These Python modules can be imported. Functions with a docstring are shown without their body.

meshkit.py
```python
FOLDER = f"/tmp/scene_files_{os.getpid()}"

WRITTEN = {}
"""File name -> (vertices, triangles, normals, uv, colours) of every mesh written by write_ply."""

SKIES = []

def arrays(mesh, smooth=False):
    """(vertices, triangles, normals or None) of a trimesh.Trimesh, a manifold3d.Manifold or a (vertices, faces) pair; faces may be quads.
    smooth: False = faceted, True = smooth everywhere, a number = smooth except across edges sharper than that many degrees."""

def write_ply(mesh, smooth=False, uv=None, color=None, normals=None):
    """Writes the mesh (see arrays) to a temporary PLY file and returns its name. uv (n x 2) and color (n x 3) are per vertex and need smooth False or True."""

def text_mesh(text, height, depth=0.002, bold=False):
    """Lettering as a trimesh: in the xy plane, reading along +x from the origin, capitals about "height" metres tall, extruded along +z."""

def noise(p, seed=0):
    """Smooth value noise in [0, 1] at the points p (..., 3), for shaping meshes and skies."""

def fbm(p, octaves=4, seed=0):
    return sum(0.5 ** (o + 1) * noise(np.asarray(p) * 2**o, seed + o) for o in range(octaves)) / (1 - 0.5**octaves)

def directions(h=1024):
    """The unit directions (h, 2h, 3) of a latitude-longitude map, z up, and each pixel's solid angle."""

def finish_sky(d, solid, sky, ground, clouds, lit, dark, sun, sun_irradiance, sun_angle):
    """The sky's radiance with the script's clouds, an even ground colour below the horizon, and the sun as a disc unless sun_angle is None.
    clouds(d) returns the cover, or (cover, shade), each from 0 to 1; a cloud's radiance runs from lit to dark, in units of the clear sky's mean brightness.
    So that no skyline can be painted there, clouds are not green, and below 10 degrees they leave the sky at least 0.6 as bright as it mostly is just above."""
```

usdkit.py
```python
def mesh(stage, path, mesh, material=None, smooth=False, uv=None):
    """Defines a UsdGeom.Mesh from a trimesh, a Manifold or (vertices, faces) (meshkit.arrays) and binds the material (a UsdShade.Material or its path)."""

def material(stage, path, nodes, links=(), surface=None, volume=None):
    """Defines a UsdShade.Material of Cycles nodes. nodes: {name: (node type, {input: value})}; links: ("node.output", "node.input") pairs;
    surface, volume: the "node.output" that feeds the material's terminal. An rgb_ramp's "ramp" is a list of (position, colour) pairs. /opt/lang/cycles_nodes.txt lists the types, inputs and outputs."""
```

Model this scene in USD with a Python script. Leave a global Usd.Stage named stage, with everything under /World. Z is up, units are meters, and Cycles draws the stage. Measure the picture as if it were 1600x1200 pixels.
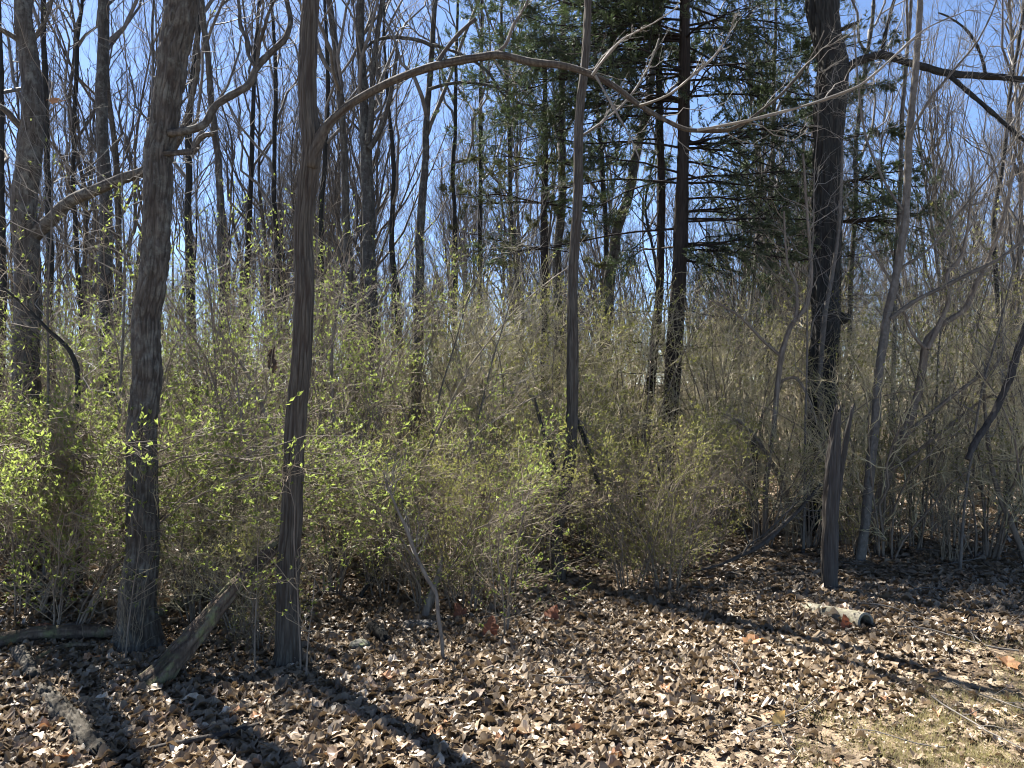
import math, random
import numpy as np
import trimesh
import usdkit, meshkit
from pxr import Usd, UsdGeom, UsdLux, UsdShade, Gf, Sdf, Vt
from scipy.interpolate import PchipInterpolator

stage = Usd.Stage.CreateInMemory()
UsdGeom.SetStageUpAxis(stage, 'Z')
UsdGeom.SetStageMetersPerUnit(stage, 1.0)
UsdGeom.Xform.Define(stage, '/World')
UsdGeom.Scope.Define(stage, '/World/Looks')

# ------------------------------------------------------------------ camera, sky, sun, exposure
EYE, F, CX, CY = 1.6, 1209.0, 800.0, 600.0
EXPOSURE = 2.5
SUN_DIR = np.array([-0.59, 0.807, 0.0]); SUN_DIR /= np.linalg.norm(SUN_DIR)
SUN_EL = math.radians(52)
SUN_VEC = np.array([SUN_DIR[0] * math.cos(SUN_EL), SUN_DIR[1] * math.cos(SUN_EL), math.sin(SUN_EL)])
cam = UsdGeom.Camera.Define(stage, '/World/camera')
cam.AddTranslateOp().Set(Gf.Vec3d(0, 0, EYE))
cam.AddRotateXOp().Set(90.0)
cam.CreateHorizontalApertureAttr(36.0)
cam.CreateVerticalApertureAttr(27.0)
cam.CreateFocalLengthAttr(F / 1600 * 36.0)
cam.CreateClippingRangeAttr(Gf.Vec2f(0.05, 5000))
cam.CreateExposureAttr(EXPOSURE)
dome = UsdLux.DomeLight.Define(stage, '/World/sky')
dome.GetPrim().SetCustomDataByKey('kind', 'structure')
sky_mat = usdkit.material(stage, '/World/Looks/sky', {
    's': ('sky_texture', {'sky_type': 'single_scattering', 'sun_disc': False, 'sun_elevation': SUN_EL,
                          'sun_rotation': math.atan2(SUN_DIR[0], SUN_DIR[1]), 'altitude': 900.0, 'air_density': .62,
                          'aerosol_density': 0.3, 'ozone_density': 2.6}),
    'b': ('background_shader', {'strength': 0.05})}, [('s.color', 'b.color')], surface='b.background')
UsdShade.MaterialBindingAPI.Apply(dome.GetPrim()).Bind(sky_mat)
sun = UsdLux.DistantLight.Define(stage, '/World/sun')
sun.CreateNormalizeAttr(True); sun.CreateIntensityAttr(1.25); sun.CreateAngleAttr(0.5)
sun.CreateColorAttr(Gf.Vec3f(1.0, 0.955, 0.88))
_m = Gf.Matrix4d(); _m.SetRotate(Gf.Rotation(Gf.Vec3d(0, 0, -1), Gf.Vec3d(*(-SUN_VEC))))
sun.AddTransformOp().Set(_m)

# ------------------------------------------------------------------ helpers
RNG = np.random.default_rng(7)
_names = {}


def numbered(path):
    k = _names.get(path, -1) + 1
    _names[path] = k
    return path if k == 0 else f'{path}_{k:03d}'


def tag(p, label=None, cat=None, group=None, kind=None):
    p = p.GetPrim() if hasattr(p, 'GetPrim') else p
    for k, v in (('label', label), ('category', cat), ('group', group), ('kind', kind)):
        if v:
            p.SetCustomDataByKey(k, v)
    return p


def thing(name, label=None, cat=None, loc=(0, 0, 0), rz=0.0, sc=1.0, group=None, kind=None):
    x = UsdGeom.Xform.Define(stage, numbered('/World/' + name))
    x.AddTranslateOp().Set(Gf.Vec3d(*map(float, loc)))
    x.AddRotateZOp().Set(float(rz))
    x.AddScaleOp().Set(Gf.Vec3f(*([float(sc)] * 3 if np.ndim(sc) == 0 else map(float, sc))))
    tag(x, label, cat, group, kind)
    p = x.GetPrim()
    return p


def copy_of(src, label, loc, rz=0.0, sc=1.0, group=None, name=None):
    base = name or '_'.join(w for w in src.GetName().split('_') if not w.isdigit())
    p = thing(base, label, src.GetCustomDataByKey('category'), loc, rz, sc, group)
    p.GetReferences().AddInternalReference(src.GetPath())
    p.SetInstanceable(True)
    return p


def obj(name, mesh, mat, parent=None, smooth=False, **tags):
    root = '/World' if parent is None else str(parent.GetPath())
    ridge = mesh[2] if isinstance(mesh, tuple) and len(mesh) == 3 else None
    m = usdkit.mesh(stage, numbered(f'{root}/{name}'), mesh[:2] if ridge is not None else mesh, M[mat], smooth=smooth)
    if ridge is not None:
        UsdGeom.PrimvarsAPI(m).CreatePrimvar('ridge', Sdf.ValueTypeNames.FloatArray, 'vertex').Set(Vt.FloatArray.FromNumpy(np.asarray(ridge, np.float32)))
    tag(m, **tags)
    return m.GetPrim()


def at(px, py, Y):
    return np.array([(px - CX) / F * Y, Y, EYE - (py - CY) / F * Y])


def nrm(v):
    return v / np.maximum(np.linalg.norm(v, axis=-1, keepdims=True), 1e-9)


def gz(x, y):
    x, y = np.asarray(x, float), np.asarray(y, float)
    z0 = np.zeros_like(x)
    a = meshkit.noise(np.stack([x * .31 + 9, y * .31 + 3, z0], -1), 3) - .5
    b = meshkit.noise(np.stack([x * 1.3, y * 1.3, z0], -1), 5) - .5
    c = meshkit.noise(np.stack([x * .02 + 50, y * .02, z0], -1), 8) - .5
    d = np.hypot(x, y)
    return .10 * a + .04 * b + c * np.clip((d - 25) / 60, 0, 1) * 4.0 - .02


class MB:
    """Collects vertices and triangles for one mesh."""
    def __init__(self):
        self.v, self.f, self.n = [], [], 0

    def add(self, v, f):
        v = np.asarray(v, float).reshape(-1, 3); f = np.asarray(f, np.int64).reshape(-1, 3)
        self.v.append(v); self.f.append(f + self.n); self.n += len(v)
        return self

    def get(self, origin=(0, 0, 0)):
        return np.vstack(self.v) - np.asarray(origin, float), np.vstack(self.f)


def tubes(P, R, n, a0=0.0):
    """k tubes at once: P (k, m, 3), R (k, m)."""
    k, m, _ = P.shape
    T = nrm(np.gradient(P, axis=1))
    md = np.abs(P[:, -1] - P[:, 0])
    ref = np.eye(3)[np.argmin(md, 1)][:, None, :]
    U = nrm(np.cross(T, np.broadcast_to(ref, T.shape))); W = np.cross(T, U)
    a = np.linspace(0, 2 * np.pi, n, endpoint=False) + a0
    V = P[:, :, None] + R[..., None, None] * (np.cos(a)[:, None] * U[:, :, None] + np.sin(a)[:, None] * W[:, :, None])
    idx = np.arange(k * m * n).reshape(k, m, n); j1 = np.roll(np.arange(n), -1)
    A, B = idx[:, :-1], idx[:, :-1][:, :, j1]
    D, C = idx[:, 1:], idx[:, 1:][:, :, j1]
    return V.reshape(-1, 3), np.concatenate([np.stack([A, B, C], -1).reshape(-1, 3), np.stack([A, C, D], -1).reshape(-1, 3)])


def grow(P, R, n, t0, t1, ang, frac, mm, rr, up, wob, rng, taper=.25, shrink=.5, lmin=0.0, bias=None):
    """Children of every curve in P: n each, starting at t0..t1 of the parent, leaving at angle ang, frac of its length."""
    k, m, _ = P.shape
    idx = np.repeat(np.arange(k), n); K = k * n
    u = rng.uniform(t0, t1, K); t = u * (m - 1); i = np.minimum(t.astype(int), m - 2); f = (t - i)[:, None]
    p0 = P[idx, i] * (1 - f) + P[idx, i + 1] * f
    tang = nrm(P[idx, i + 1] - P[idx, i])
    r0 = R[idx, i] * (1 - f[:, 0]) + R[idx, i + 1] * f[:, 0]
    q = rng.normal(size=(K, 3))
    if bias is not None:
        q = q + np.asarray(bias)
    q = nrm(q - (q * tang).sum(1, keepdims=True) * tang)
    a = rng.uniform(ang[0], ang[1], K)[:, None]
    d = tang * np.cos(a) + q * np.sin(a)
    Lp = np.linalg.norm(np.diff(P, axis=1), axis=2).sum(1)[idx]
    L = np.maximum(Lp * frac * rng.uniform(.55, 1.15, K) * (1 - shrink * u), lmin)
    s = np.linspace(0, 1, mm)
    C = p0[:, None] + d[:, None] * (L[:, None] * s)[..., None]
    C[..., 2] += up * L[:, None] * s ** 2
    w = rng.normal(size=(K, mm, 3)) * wob; w[:, 0] = 0
    C += np.cumsum(w, 1) * L[:, None, None] / math.sqrt(mm)
    rad = np.minimum(r0 * .75, rr)[:, None] * (1 - (1 - taper) * s)
    return C, rad


def leaves(p, d, size, rng, width=.36, fold=.12):
    """Small folded leaves: four triangles each."""
    k = len(p)
    d = nrm(d); side = nrm(np.cross(d, rng.normal(size=(k, 3)))); up = np.cross(side, d)
    s = size[:, None]
    mid = p + d * s * .5 - up * s * fold
    L = p + d * s * .48 + side * s * width * .5; Rr = p + d * s * .48 - side * s * width * .5
    tip = p + d * s - up * s * rng.uniform(-.1, .2, (k, 1))
    V = np.stack([p, L, mid, Rr, tip], 1).reshape(-1, 3)
    b = (np.arange(k) * 5)[:, None, None]
    Fc = b + np.array([[0, 3, 2], [0, 2, 1], [2, 3, 4], [2, 4, 1]])
    return V, Fc.reshape(-1, 3)


# ------------------------------------------------------------------ materials
M = {}


def mat(name, nodes, links, surface):
    M[name] = usdkit.material(stage, '/World/Looks/' + name, nodes, links, surface=surface)


def bark(name, ramp, fx, fz, bump=.6, dist=.01, spot=None, spot_scale=7.0, rough=.9, spec=.2, fissure=None):
    nodes = {'tc': ('texture_coordinate', {}), 'mp': ('mapping', {'scale': (fx, fx, fz)}),
             'n': ('noise_texture', {'scale': 1.0, 'detail': 6.0, 'roughness': .65, 'distortion': .4}),
             'r': ('rgb_ramp', {'ramp': ramp}), 'bp': ('bump', {'strength': bump, 'distance': dist}),
             'p': ('principled_bsdf', {'roughness': rough, 'specular_ior_level': spec})}
    links = [('tc.object', 'mp.vector'), ('mp.vector', 'n.vector'), ('n.fac', 'r.fac'), ('n.fac', 'bp.height'), ('bp.normal', 'p.normal')]
    out = 'r.color'
    if spot:
        nodes['n2'] = ('noise_texture', {'scale': spot_scale, 'detail': 6.0, 'roughness': .75})
        nodes['r2'] = ('rgb_ramp', {'ramp': [(.48, (0, 0, 0)), (.68, (1, 1, 1))]})
        nodes['mx'] = ('mix_color', {'b': spot})
        links += [('tc.object', 'n2.vector'), ('n2.fac', 'r2.fac'), ('r2.color', 'mx.fac'), (out, 'mx.a')]
        out = 'mx.result'
    if fissure:
        nodes['at'] = ('attribute', {'attribute': 'ridge'})
        nodes['fr'] = ('rgb_ramp', {'ramp': [(.04, (.85, .85, .85)), (.5, (0, 0, 0))]})
        nodes['fm'] = ('mix_color', {'b': fissure})
        nodes['n3'] = ('noise_texture', {'scale': 5.0, 'detail': 3.0, 'roughness': .6})
        nodes['r3'] = ('rgb_ramp', {'ramp': [(.34, (.45, .45, .45)), (.58, (1, 1, 1))]})
        nodes['fx'] = ('mix_color', {'blend_type': 'multiply', 'fac': 1.0})
        links += [('at.fac', 'fr.fac'), ('tc.object', 'n3.vector'), ('n3.fac', 'r3.fac'), ('fr.color', 'fx.a'), ('r3.color', 'fx.b'), ('fx.result', 'fm.fac'), (out, 'fm.a')]
        out = 'fm.result'
    mat(name, nodes, links + [(out, 'p.base_color')], 'p.BSDF')


bark('oak_bark', [(.3, (0.017, 0.015, 0.012)), (.5, (0.048, 0.041, 0.033)), (.7, (0.084, 0.073, 0.061))], 45, 5, spot=(.1, .098, .084), spot_scale=11, fissure=(.018, .013, .01))
bark('limb_bark', [(.3, (0.034, 0.028, 0.022)), (.5, (0.083, 0.069, 0.056)), (.72, (0.150, 0.131, 0.109))], 60, 12, bump=.8, fissure=(.03, .024, .018))
bark('far_twig', [(.35, (0.043, 0.037, 0.031)), (.65, (0.093, 0.082, 0.071))], 9, 9, bump=0, rough=.8, spec=.15)
bark('twig_tan', [(.35, (0.206, 0.170, 0.094)), (.65, (0.412, 0.350, 0.205))], 12, 12, bump=0, rough=.65, spec=.35)
bark('twig_ash', [(.35, (0.170, 0.145, 0.092)), (.65, (0.360, 0.315, 0.206))], 9, 9, bump=0, rough=.65, spec=.35)
bark('black_bark', [(.3, (.012, .011, .01)), (.55, (.03, .027, .025)), (.75, (.06, .055, .05))], 45, 6)
bark('grey_bark', [(.3, (0.014, 0.012, 0.010)), (.5, (0.032, 0.029, 0.025)), (.72, (0.056, 0.051, 0.045))], 40, 9, spot=(.1, .1, .087), spot_scale=12, fissure=(.03, .024, .02))
bark('fibrous_bark', [(.3, (0.019, 0.015, 0.013)), (.5, (0.049, 0.042, 0.033)), (.7, (0.080, 0.069, 0.056))], 70, 4, fissure=(.022, .014, .01))
bark('cedar_bark', [(.3, (0.008, 0.006, 0.005)), (.5, (0.023, 0.017, 0.013)), (.7, (0.035, 0.029, 0.024))], 80, 4, fissure=(.012, .008, .006))
bark('dark_bark', [(.3, (0.008, 0.008, 0.007)), (.55, (0.020, 0.019, 0.016)), (.75, (0.036, 0.032, 0.028))], 45, 6, fissure=(.01, .008, .007))
bark('smooth_bark', [(.3, (0.047, 0.041, 0.035)), (.5, (0.083, 0.073, 0.061)), (.72, (0.118, 0.106, 0.092))], 30, 22, bump=.3, dist=.004)
bark('dead_wood', [(.3, (0.022, 0.019, 0.017)), (.5, (0.041, 0.035, 0.031)), (.7, (0.061, 0.057, 0.050))], 60, 6, bump=.7, fissure=(.03, .025, .02))
bark('brown_log', [(.3, (0.030, 0.021, 0.015)), (.5, (0.078, 0.057, 0.041)), (.7, (0.120, 0.096, 0.072))], 60, 12, bump=.9, spot=(.13, .14, .06), spot_scale=8, fissure=(.018, .013, .01))
bark('pale_log', [(.35, (0.030, 0.024, 0.018)), (.5, (0.057, 0.050, 0.038)), (.68, (0.081, 0.072, 0.059))], 30, 30, bump=.9, fissure=(.06, .05, .04))
bark('twig_brown', [(.35, (0.100, 0.075, 0.049)), (.65, (0.208, 0.166, 0.111))], 12, 12, bump=0, rough=.7, spec=.3)
bark('twig_grey', [(.35, (0.053, 0.046, 0.039)), (.65, (0.115, 0.103, 0.091))], 9, 9, bump=0, rough=.7, spec=.3)
bark('twig_pale', [(.35, (0.081, 0.071, 0.058)), (.65, (0.146, 0.130, 0.109))], 9, 9, bump=0, rough=.7, spec=.3)
bark('stem_brown', [(.35, (0.073, 0.057, 0.043)), (.65, (0.155, 0.125, 0.096))], 25, 6, bump=.4, dist=.003, rough=.7)
bark('mossy_stone', [(.35, (0.049, 0.048, 0.041)), (.55, (0.095, 0.091, 0.081)), (.7, (0.126, 0.122, 0.108))], 22, 22, bump=.8, spot=(.11, .13, .05), spot_scale=14)
bark('flat_stone_grey', [(.35, (0.092, 0.084, 0.073)), (.55, (0.139, 0.130, 0.118)), (.7, (0.176, 0.168, 0.151))], 18, 18, bump=.6)
bark('concrete', [(.3, (0.084, 0.073, 0.057)), (.5, (0.139, 0.126, 0.099)), (.7, (0.182, 0.167, 0.135))], 55, 55, bump=.8, dist=.004, spot=(.2, .19, .12), spot_scale=20)


def leafmat(name, ramp, trans, mixf=.5, rough=.5, island=True, noise_scale=0, damp=False):
    nodes = {'g': ('geometry', {}) if island else ('object_info', {}), 'r': ('rgb_ramp', {'ramp': ramp}),
             'p': ('principled_bsdf', {'roughness': rough, 'specular_ior_level': .35}),
             'tm': ('mix_color', {'blend_type': 'multiply', 'fac': 1.0, 'b': trans}),
             't': ('translucent_bsdf', {}), 'm': ('mix_closure', {'fac': mixf})}
    links = [(('g.random_per_island' if island else 'g.random'), 'r.fac'), ('r.color', 'tm.a'),
             ('tm.result', 't.color'), ('p.BSDF', 'm.closure1'), ('t.BSDF', 'm.closure2')]
    if noise_scale:
        nodes |= {'tc': ('texture_coordinate', {}), 'n': ('noise_texture', {'scale': noise_scale, 'detail': 4.0, 'roughness': .6}),
                  'nr': ('rgb_ramp', {'ramp': [(.35, (.72, .68, .62)), (.6, (1.08, 1.08, 1.08))]}),
                  'nm': ('mix_color', {'blend_type': 'multiply', 'fac': 1.0})}
        links += [('tc.object', 'n.vector'), ('n.fac', 'nr.fac'), ('r.color', 'nm.a'), ('nr.color', 'nm.b')]
        if damp:  # broad dark noise in the leaf colour stands in for mottled crown shade
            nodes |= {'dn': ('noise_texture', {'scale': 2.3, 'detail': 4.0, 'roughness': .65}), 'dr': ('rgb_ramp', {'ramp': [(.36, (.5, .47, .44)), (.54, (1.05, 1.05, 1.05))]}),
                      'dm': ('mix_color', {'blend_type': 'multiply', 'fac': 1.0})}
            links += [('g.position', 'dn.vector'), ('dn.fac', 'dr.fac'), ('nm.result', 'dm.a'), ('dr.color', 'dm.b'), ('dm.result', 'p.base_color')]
        else:
            links += [('nm.result', 'p.base_color')]
    else:
        links += [('r.color', 'p.base_color')]
    mat(name, nodes, links, 'm.closure')


leafmat('fresh_leaf', [(0, (.11, .135, .045)), (.5, (.185, .21, .07)), (.85, (.265, .285, .1)), (1, (.35, .35, .14))], (1.9, 1.9, 1.3), .55)
leafmat('dull_leaf', [(0, (.14, .145, .055)), (.6, (.22, .22, .085)), (1, (.32, .305, .13))], (1.7, 1.65, 1.2), .5)
leafmat('cedar_green', [(0, (.048, .066, .036)), (.6, (.08, .105, .052)), (.92, (.125, .14, .066)), (1, (.15, .11, .055))], (1.3, 1.4, .9), .25, .6)
leafmat('cedar_olive', [(0, (.06, .065, .03)), (.6, (.1, .105, .045)), (1, (.16, .14, .065))], (1.4, 1.4, .9), .35, .6)
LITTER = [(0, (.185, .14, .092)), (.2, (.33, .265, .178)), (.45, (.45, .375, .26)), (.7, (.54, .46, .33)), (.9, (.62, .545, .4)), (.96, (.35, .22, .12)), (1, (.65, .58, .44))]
leafmat('litter_leaf', LITTER, (1.0, .9, .75), .14, .45, noise_scale=30, damp=True)  # mottled twig shade is painted into the litter colour
for i, c in enumerate([(.2, .14, .1), (.36, .28, .2), (.46, .38, .285), (.56, .48, .38), (.36, .2, .11), (.27, .2, .145)]):
    leafmat(f'dry_leaf_{"abcdef"[i]}', [(0, c), (1, c)], (1.0, .9, .75), .14, .55, noise_scale=30)
leafmat('rust_leaf', [(0, (.2, .085, .045)), (1, (.2, .085, .045))], (1.3, 1.0, .8), .4, .5, noise_scale=30)
leafmat('orange_leaf', [(0, (.36, .2, .1)), (1, (.36, .2, .1))], (1.2, 1.0, .8), .3, .5, noise_scale=30)
leafmat('golden_leaf', [(0, (.5, .37, .15)), (1, (.5, .37, .15))], (1.2, 1.0, .8), .3, .5, noise_scale=30)
leafmat('dark_dead_leaf', [(0, (.06, .042, .03)), (1, (.09, .062, .042))], (1, .9, .7), .2, .6)
leafmat('grass_blade', [(0, (.26, .23, .13)), (.12, (.15, .17, .07)), (.3, (.06, .11, .03)), (1, (.095, .165, .045))], (1.2, 1.2, .9), .4, .85)
mat('soil', {'g': ('geometry', {}), 'v': ('voronoi_texture', {'scale': 15.0, 'randomness': 1.0}),
             'r': ('rgb_ramp', {'ramp': [(0, (.05, .036, .026)), (.35, (.12, .088, .06)), (.7, (.3, .235, .17)), (1, (.42, .345, .25))]}),
             'sx': ('separate_color', {}),
             'n': ('noise_texture', {'scale': 45.0, 'detail': 6.0, 'roughness': .7}),
             'nr': ('rgb_ramp', {'ramp': [(.3, (.4, .4, .4)), (.65, (1.15, 1.12, 1.08))]}),
             'mu': ('mix_color', {'blend_type': 'multiply', 'fac': 1.0}),
             'b': ('bump', {'strength': .9, 'distance': .03}),
             'p': ('principled_bsdf', {'roughness': .95, 'specular_ior_level': .1})},
    [('g.position', 'v.vector'), ('v.color', 'sx.color'), ('sx.r', 'r.fac'), ('g.position', 'n.vector'), ('n.fac', 'nr.fac'),
     ('r.color', 'mu.a'), ('nr.color', 'mu.b'), ('mu.result', 'p.base_color'), ('n.fac', 'b.height'), ('b.normal', 'p.normal')], 'p.BSDF')

# ------------------------------------------------------------------ ground
ground = thing('ground', kind='structure')


def spaced(near, step, far, g):
    a = list(np.arange(0, near, step)); s = step
    while a[-1] < far:
        s *= g; a.append(a[-1] + s)
    return np.array(a)


gx = spaced(5, .1, 900, 1.09); gx = np.concatenate([-gx[:0:-1], gx])
gy = spaced(8, .1, 900, 1.09) + 2.0; gy = np.concatenate([2.0 - spaced(.5, .1, 900, 1.35)[:0:-1], gy])
X, Yg = np.meshgrid(gx, gy)
Zg = gz(X, Yg)
iv = np.arange(X.size).reshape(X.shape)
q = np.stack([iv[:-1, :-1], iv[:-1, 1:], iv[1:, 1:], iv[1:, :-1]], -1).reshape(-1, 4)
obj('soil', (np.stack([X, Yg, Zg], -1).reshape(-1, 3), q), 'soil', ground, smooth=True)


# dry leaves: templates with lobes, curled in different ways
def leaf_template(kind, rng, st=8):
    t = np.linspace(0, 1, st)
    if kind == 'oak':
        w = .27 * np.sin(np.pi * np.clip(t * .93 + .05, 0, 1)) ** .6 * (1 + .3 * np.cos(t * np.pi * (st - 1) * .5 + 1))
    elif kind == 'maple':
        w = np.interp(t, [0, .15, .33, .45, .62, .75, 1], [.1, .36, .22, .42, .18, .2, .03])
    else:
        w = .24 * np.sin(np.pi * np.clip(t + .02, 0, 1)) ** .8
    w = np.maximum(w, .008)
    x = t - .5
    skew = .12 if kind == 'maple' else .05
    cup, bend, tw = rng.normal(.3, .45), rng.normal(.1, .45), rng.normal(0, .5)
    rows = []
    for sgn in (-1, 0, 1):
        y = sgn * w * (1 + .12 * rng.normal(size=st))
        xx = x + skew * abs(sgn) * rng.uniform(.3, 1, st)
        z = cup * np.abs(y) * 1.1 + bend * x ** 2 + tw * x * y * 2 + rng.normal(0, .03, st) + .08 * abs(sgn) * np.sin(t * 9 + rng.uniform(0, 6))
        rows.append(np.stack([xx, y, z], -1))
    V = np.stack(rows, 1).reshape(-1, 3)
    Fc = []
    for i in range(st - 1):
        a, b = 3 * i, 3 * (i + 1)
        Fc += [(a, b, b + 1), (a, b + 1, a + 1), (a + 1, b + 1, b + 2), (a + 1, b + 2, a + 2)]
    V -= V.mean(0)
    return V, np.array(Fc)


def rotations(yaw, tilt, az):
    """Tilt about a horizontal axis at az, after a turn by yaw."""
    k = len(yaw)
    c, s = np.cos(yaw), np.sin(yaw)
    Rz = np.zeros((k, 3, 3)); Rz[:, 0, 0] = c; Rz[:, 0, 1] = -s; Rz[:, 1, 0] = s; Rz[:, 1, 1] = c; Rz[:, 2, 2] = 1
    ax = np.stack([np.cos(az), np.sin(az), 0 * az], -1)
    K = np.zeros((k, 3, 3))
    K[:, 0, 1] = -ax[:, 2]; K[:, 0, 2] = ax[:, 1]; K[:, 1, 0] = ax[:, 2]; K[:, 1, 2] = -ax[:, 0]; K[:, 2, 0] = -ax[:, 1]; K[:, 2, 1] = ax[:, 0]
    Rt = np.eye(3) + np.sin(tilt)[:, None, None] * K + (1 - np.cos(tilt))[:, None, None] * (K @ K)
    return Rt @ Rz


rl = np.random.default_rng(21)
T_NEAR = [leaf_template(k, rl) for k in ['oak'] * 13 + ['maple'] * 3 + ['plain'] * 8]
T_FAR = [leaf_template(k, rl, 4) for k in ['maple', 'plain'] * 6]


def lawn(x, y):
    """0 where the litter lies thick, 1 on the thin, grassy corner at the right."""
    n = meshkit.fbm(np.stack([x * 2.2, y * 2.2, 0 * x], -1), 3, 11)
    return np.clip((x * .62 - (y - 3.45) * 1.0 - .25) * 1.5 + (n - .5) * 1.8, 0, 1)


def scatter(x, y, T, smin, smax, tilt, lift, rng):
    mb = MB(); k = len(x)
    pick = rng.integers(0, len(T), k)
    base = gz(x, y) + np.abs(rng.normal(0, lift, k)) + .006
    size = (smin + (smax - smin) * rng.uniform(0, 1, k) ** 1.9) * (1 - .35 * lawn(x, y))
    Rm = rotations(rng.uniform(0, 6.283, k), np.abs(rng.normal(0, tilt, k)), rng.uniform(0, 6.283, k))
    for j, (tv, tf) in enumerate(T):
        s = np.nonzero(pick == j)[0]
        if len(s):
            v = np.einsum('kab,nb->kna', Rm[s] * size[s, None, None], tv) + np.stack([x[s], y[s], base[s]], -1)[:, None]
            mb.add(v, (np.arange(len(s)) * len(tv))[:, None, None] + tf)
    return mb


def wedge(y0, y1, density, rng, side=1.2):
    n = int(density * ((y1 ** 2 - y0 ** 2) * .68 + side * 2 * (y1 - y0)))
    y = np.sqrt(rng.uniform(y0 ** 2, y1 ** 2, n)); x = rng.uniform(-1, 1, n) * (.68 * y + side)
    return x, y


litter = MB()
for y0, y1, den, T, lo, hi in ((2.4, 4.6, 1750, T_NEAR, .026, .125), (4.6, 6.2, 1250, T_NEAR, .03, .13), (6.2, 10, 520, T_FAR, .045, .13), (10, 22, 110, T_FAR, .08, .15)):
    x, y = wedge(y0, y1, den, rl)
    keep = rl.uniform(0, 1, len(x)) > .82 * lawn(x, y)
    s = scatter(x[keep], y[keep], T, lo, hi, .17, .011, rl)
    v, f = s.get(); litter.add(v, f)
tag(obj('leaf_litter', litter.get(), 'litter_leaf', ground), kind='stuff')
# broken leaf bits on the thin corner
x, y = wedge(2.6, 5.2, 700, rl, .4); keep = (lawn(x, y) > .12)
bits = scatter(x[keep], y[keep], T_FAR, .02, .05, .45, .008, rl)
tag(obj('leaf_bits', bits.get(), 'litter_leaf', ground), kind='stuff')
# the largest leaves, each a piece of its own
done = 0
while done < 290:
    yy = rl.uniform(3.12, 4.5); xx = rl.uniform(-.66, .66) * yy
    if rl.uniform() < .55 * float(lawn(np.array([xx]), np.array([yy]))[0]):
        continue
    mb = scatter(np.array([xx]), np.array([yy]), [T_NEAR[rl.integers(len(T_NEAR))]], .07, .115, .22, .01, rl)
    v, f = mb.get(); v[:, 2] += .012
    obj('leaf', (v, f), f'dry_leaf_{"abcdef"[rl.integers(6)]}', ground)
    done += 1
# grass of the corner
n = 26000
x, y = wedge(2.6, 5.0, 900, rl, .5)
lw = lawn(x, y); gn = meshkit.fbm(np.stack([x * 4, y * 4, 0 * x], -1), 2, 31)
keep = (rl.uniform(0, 1, len(x)) < lw) & (gn > .36) & (x > .36 * y)
x, y = np.repeat(x[keep], 7), np.repeat(y[keep], 7)
x = x + rl.normal(0, .03, len(x)); y = y + rl.normal(0, .03, len(y))
for tx, ty, k, sp in ((-.14, 3.88, 130, .05), (-2.9, 6.05, 160, .09), (1.48, 4.13, 60, .05), (.28, 3.75, 40, .05), (1.0, 4.5, 60, .06)):
    x = np.concatenate([x, rl.normal(tx, sp, k)]); y = np.concatenate([y, rl.normal(ty, sp, k)])
for px_, py_, k, sp in ((1400, 1140, 700, .1), (1465, 1128, 600, .09), (1530, 1182, 700, .1), (1350, 1165, 450, .08), (1585, 1105, 400, .08), (1440, 1185, 600, .1), (1500, 1090, 250, .07), (1290, 1120, 120, .05)):
    Y_ = EYE * F / (py_ - CY); X_ = (px_ - CX) / F * Y_
    x = np.concatenate([x, rl.normal(X_, sp, k)]); y = np.concatenate([y, rl.normal(Y_, sp * .8, k)])
p = np.stack([x, y, gz(x, y)], -1)
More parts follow.
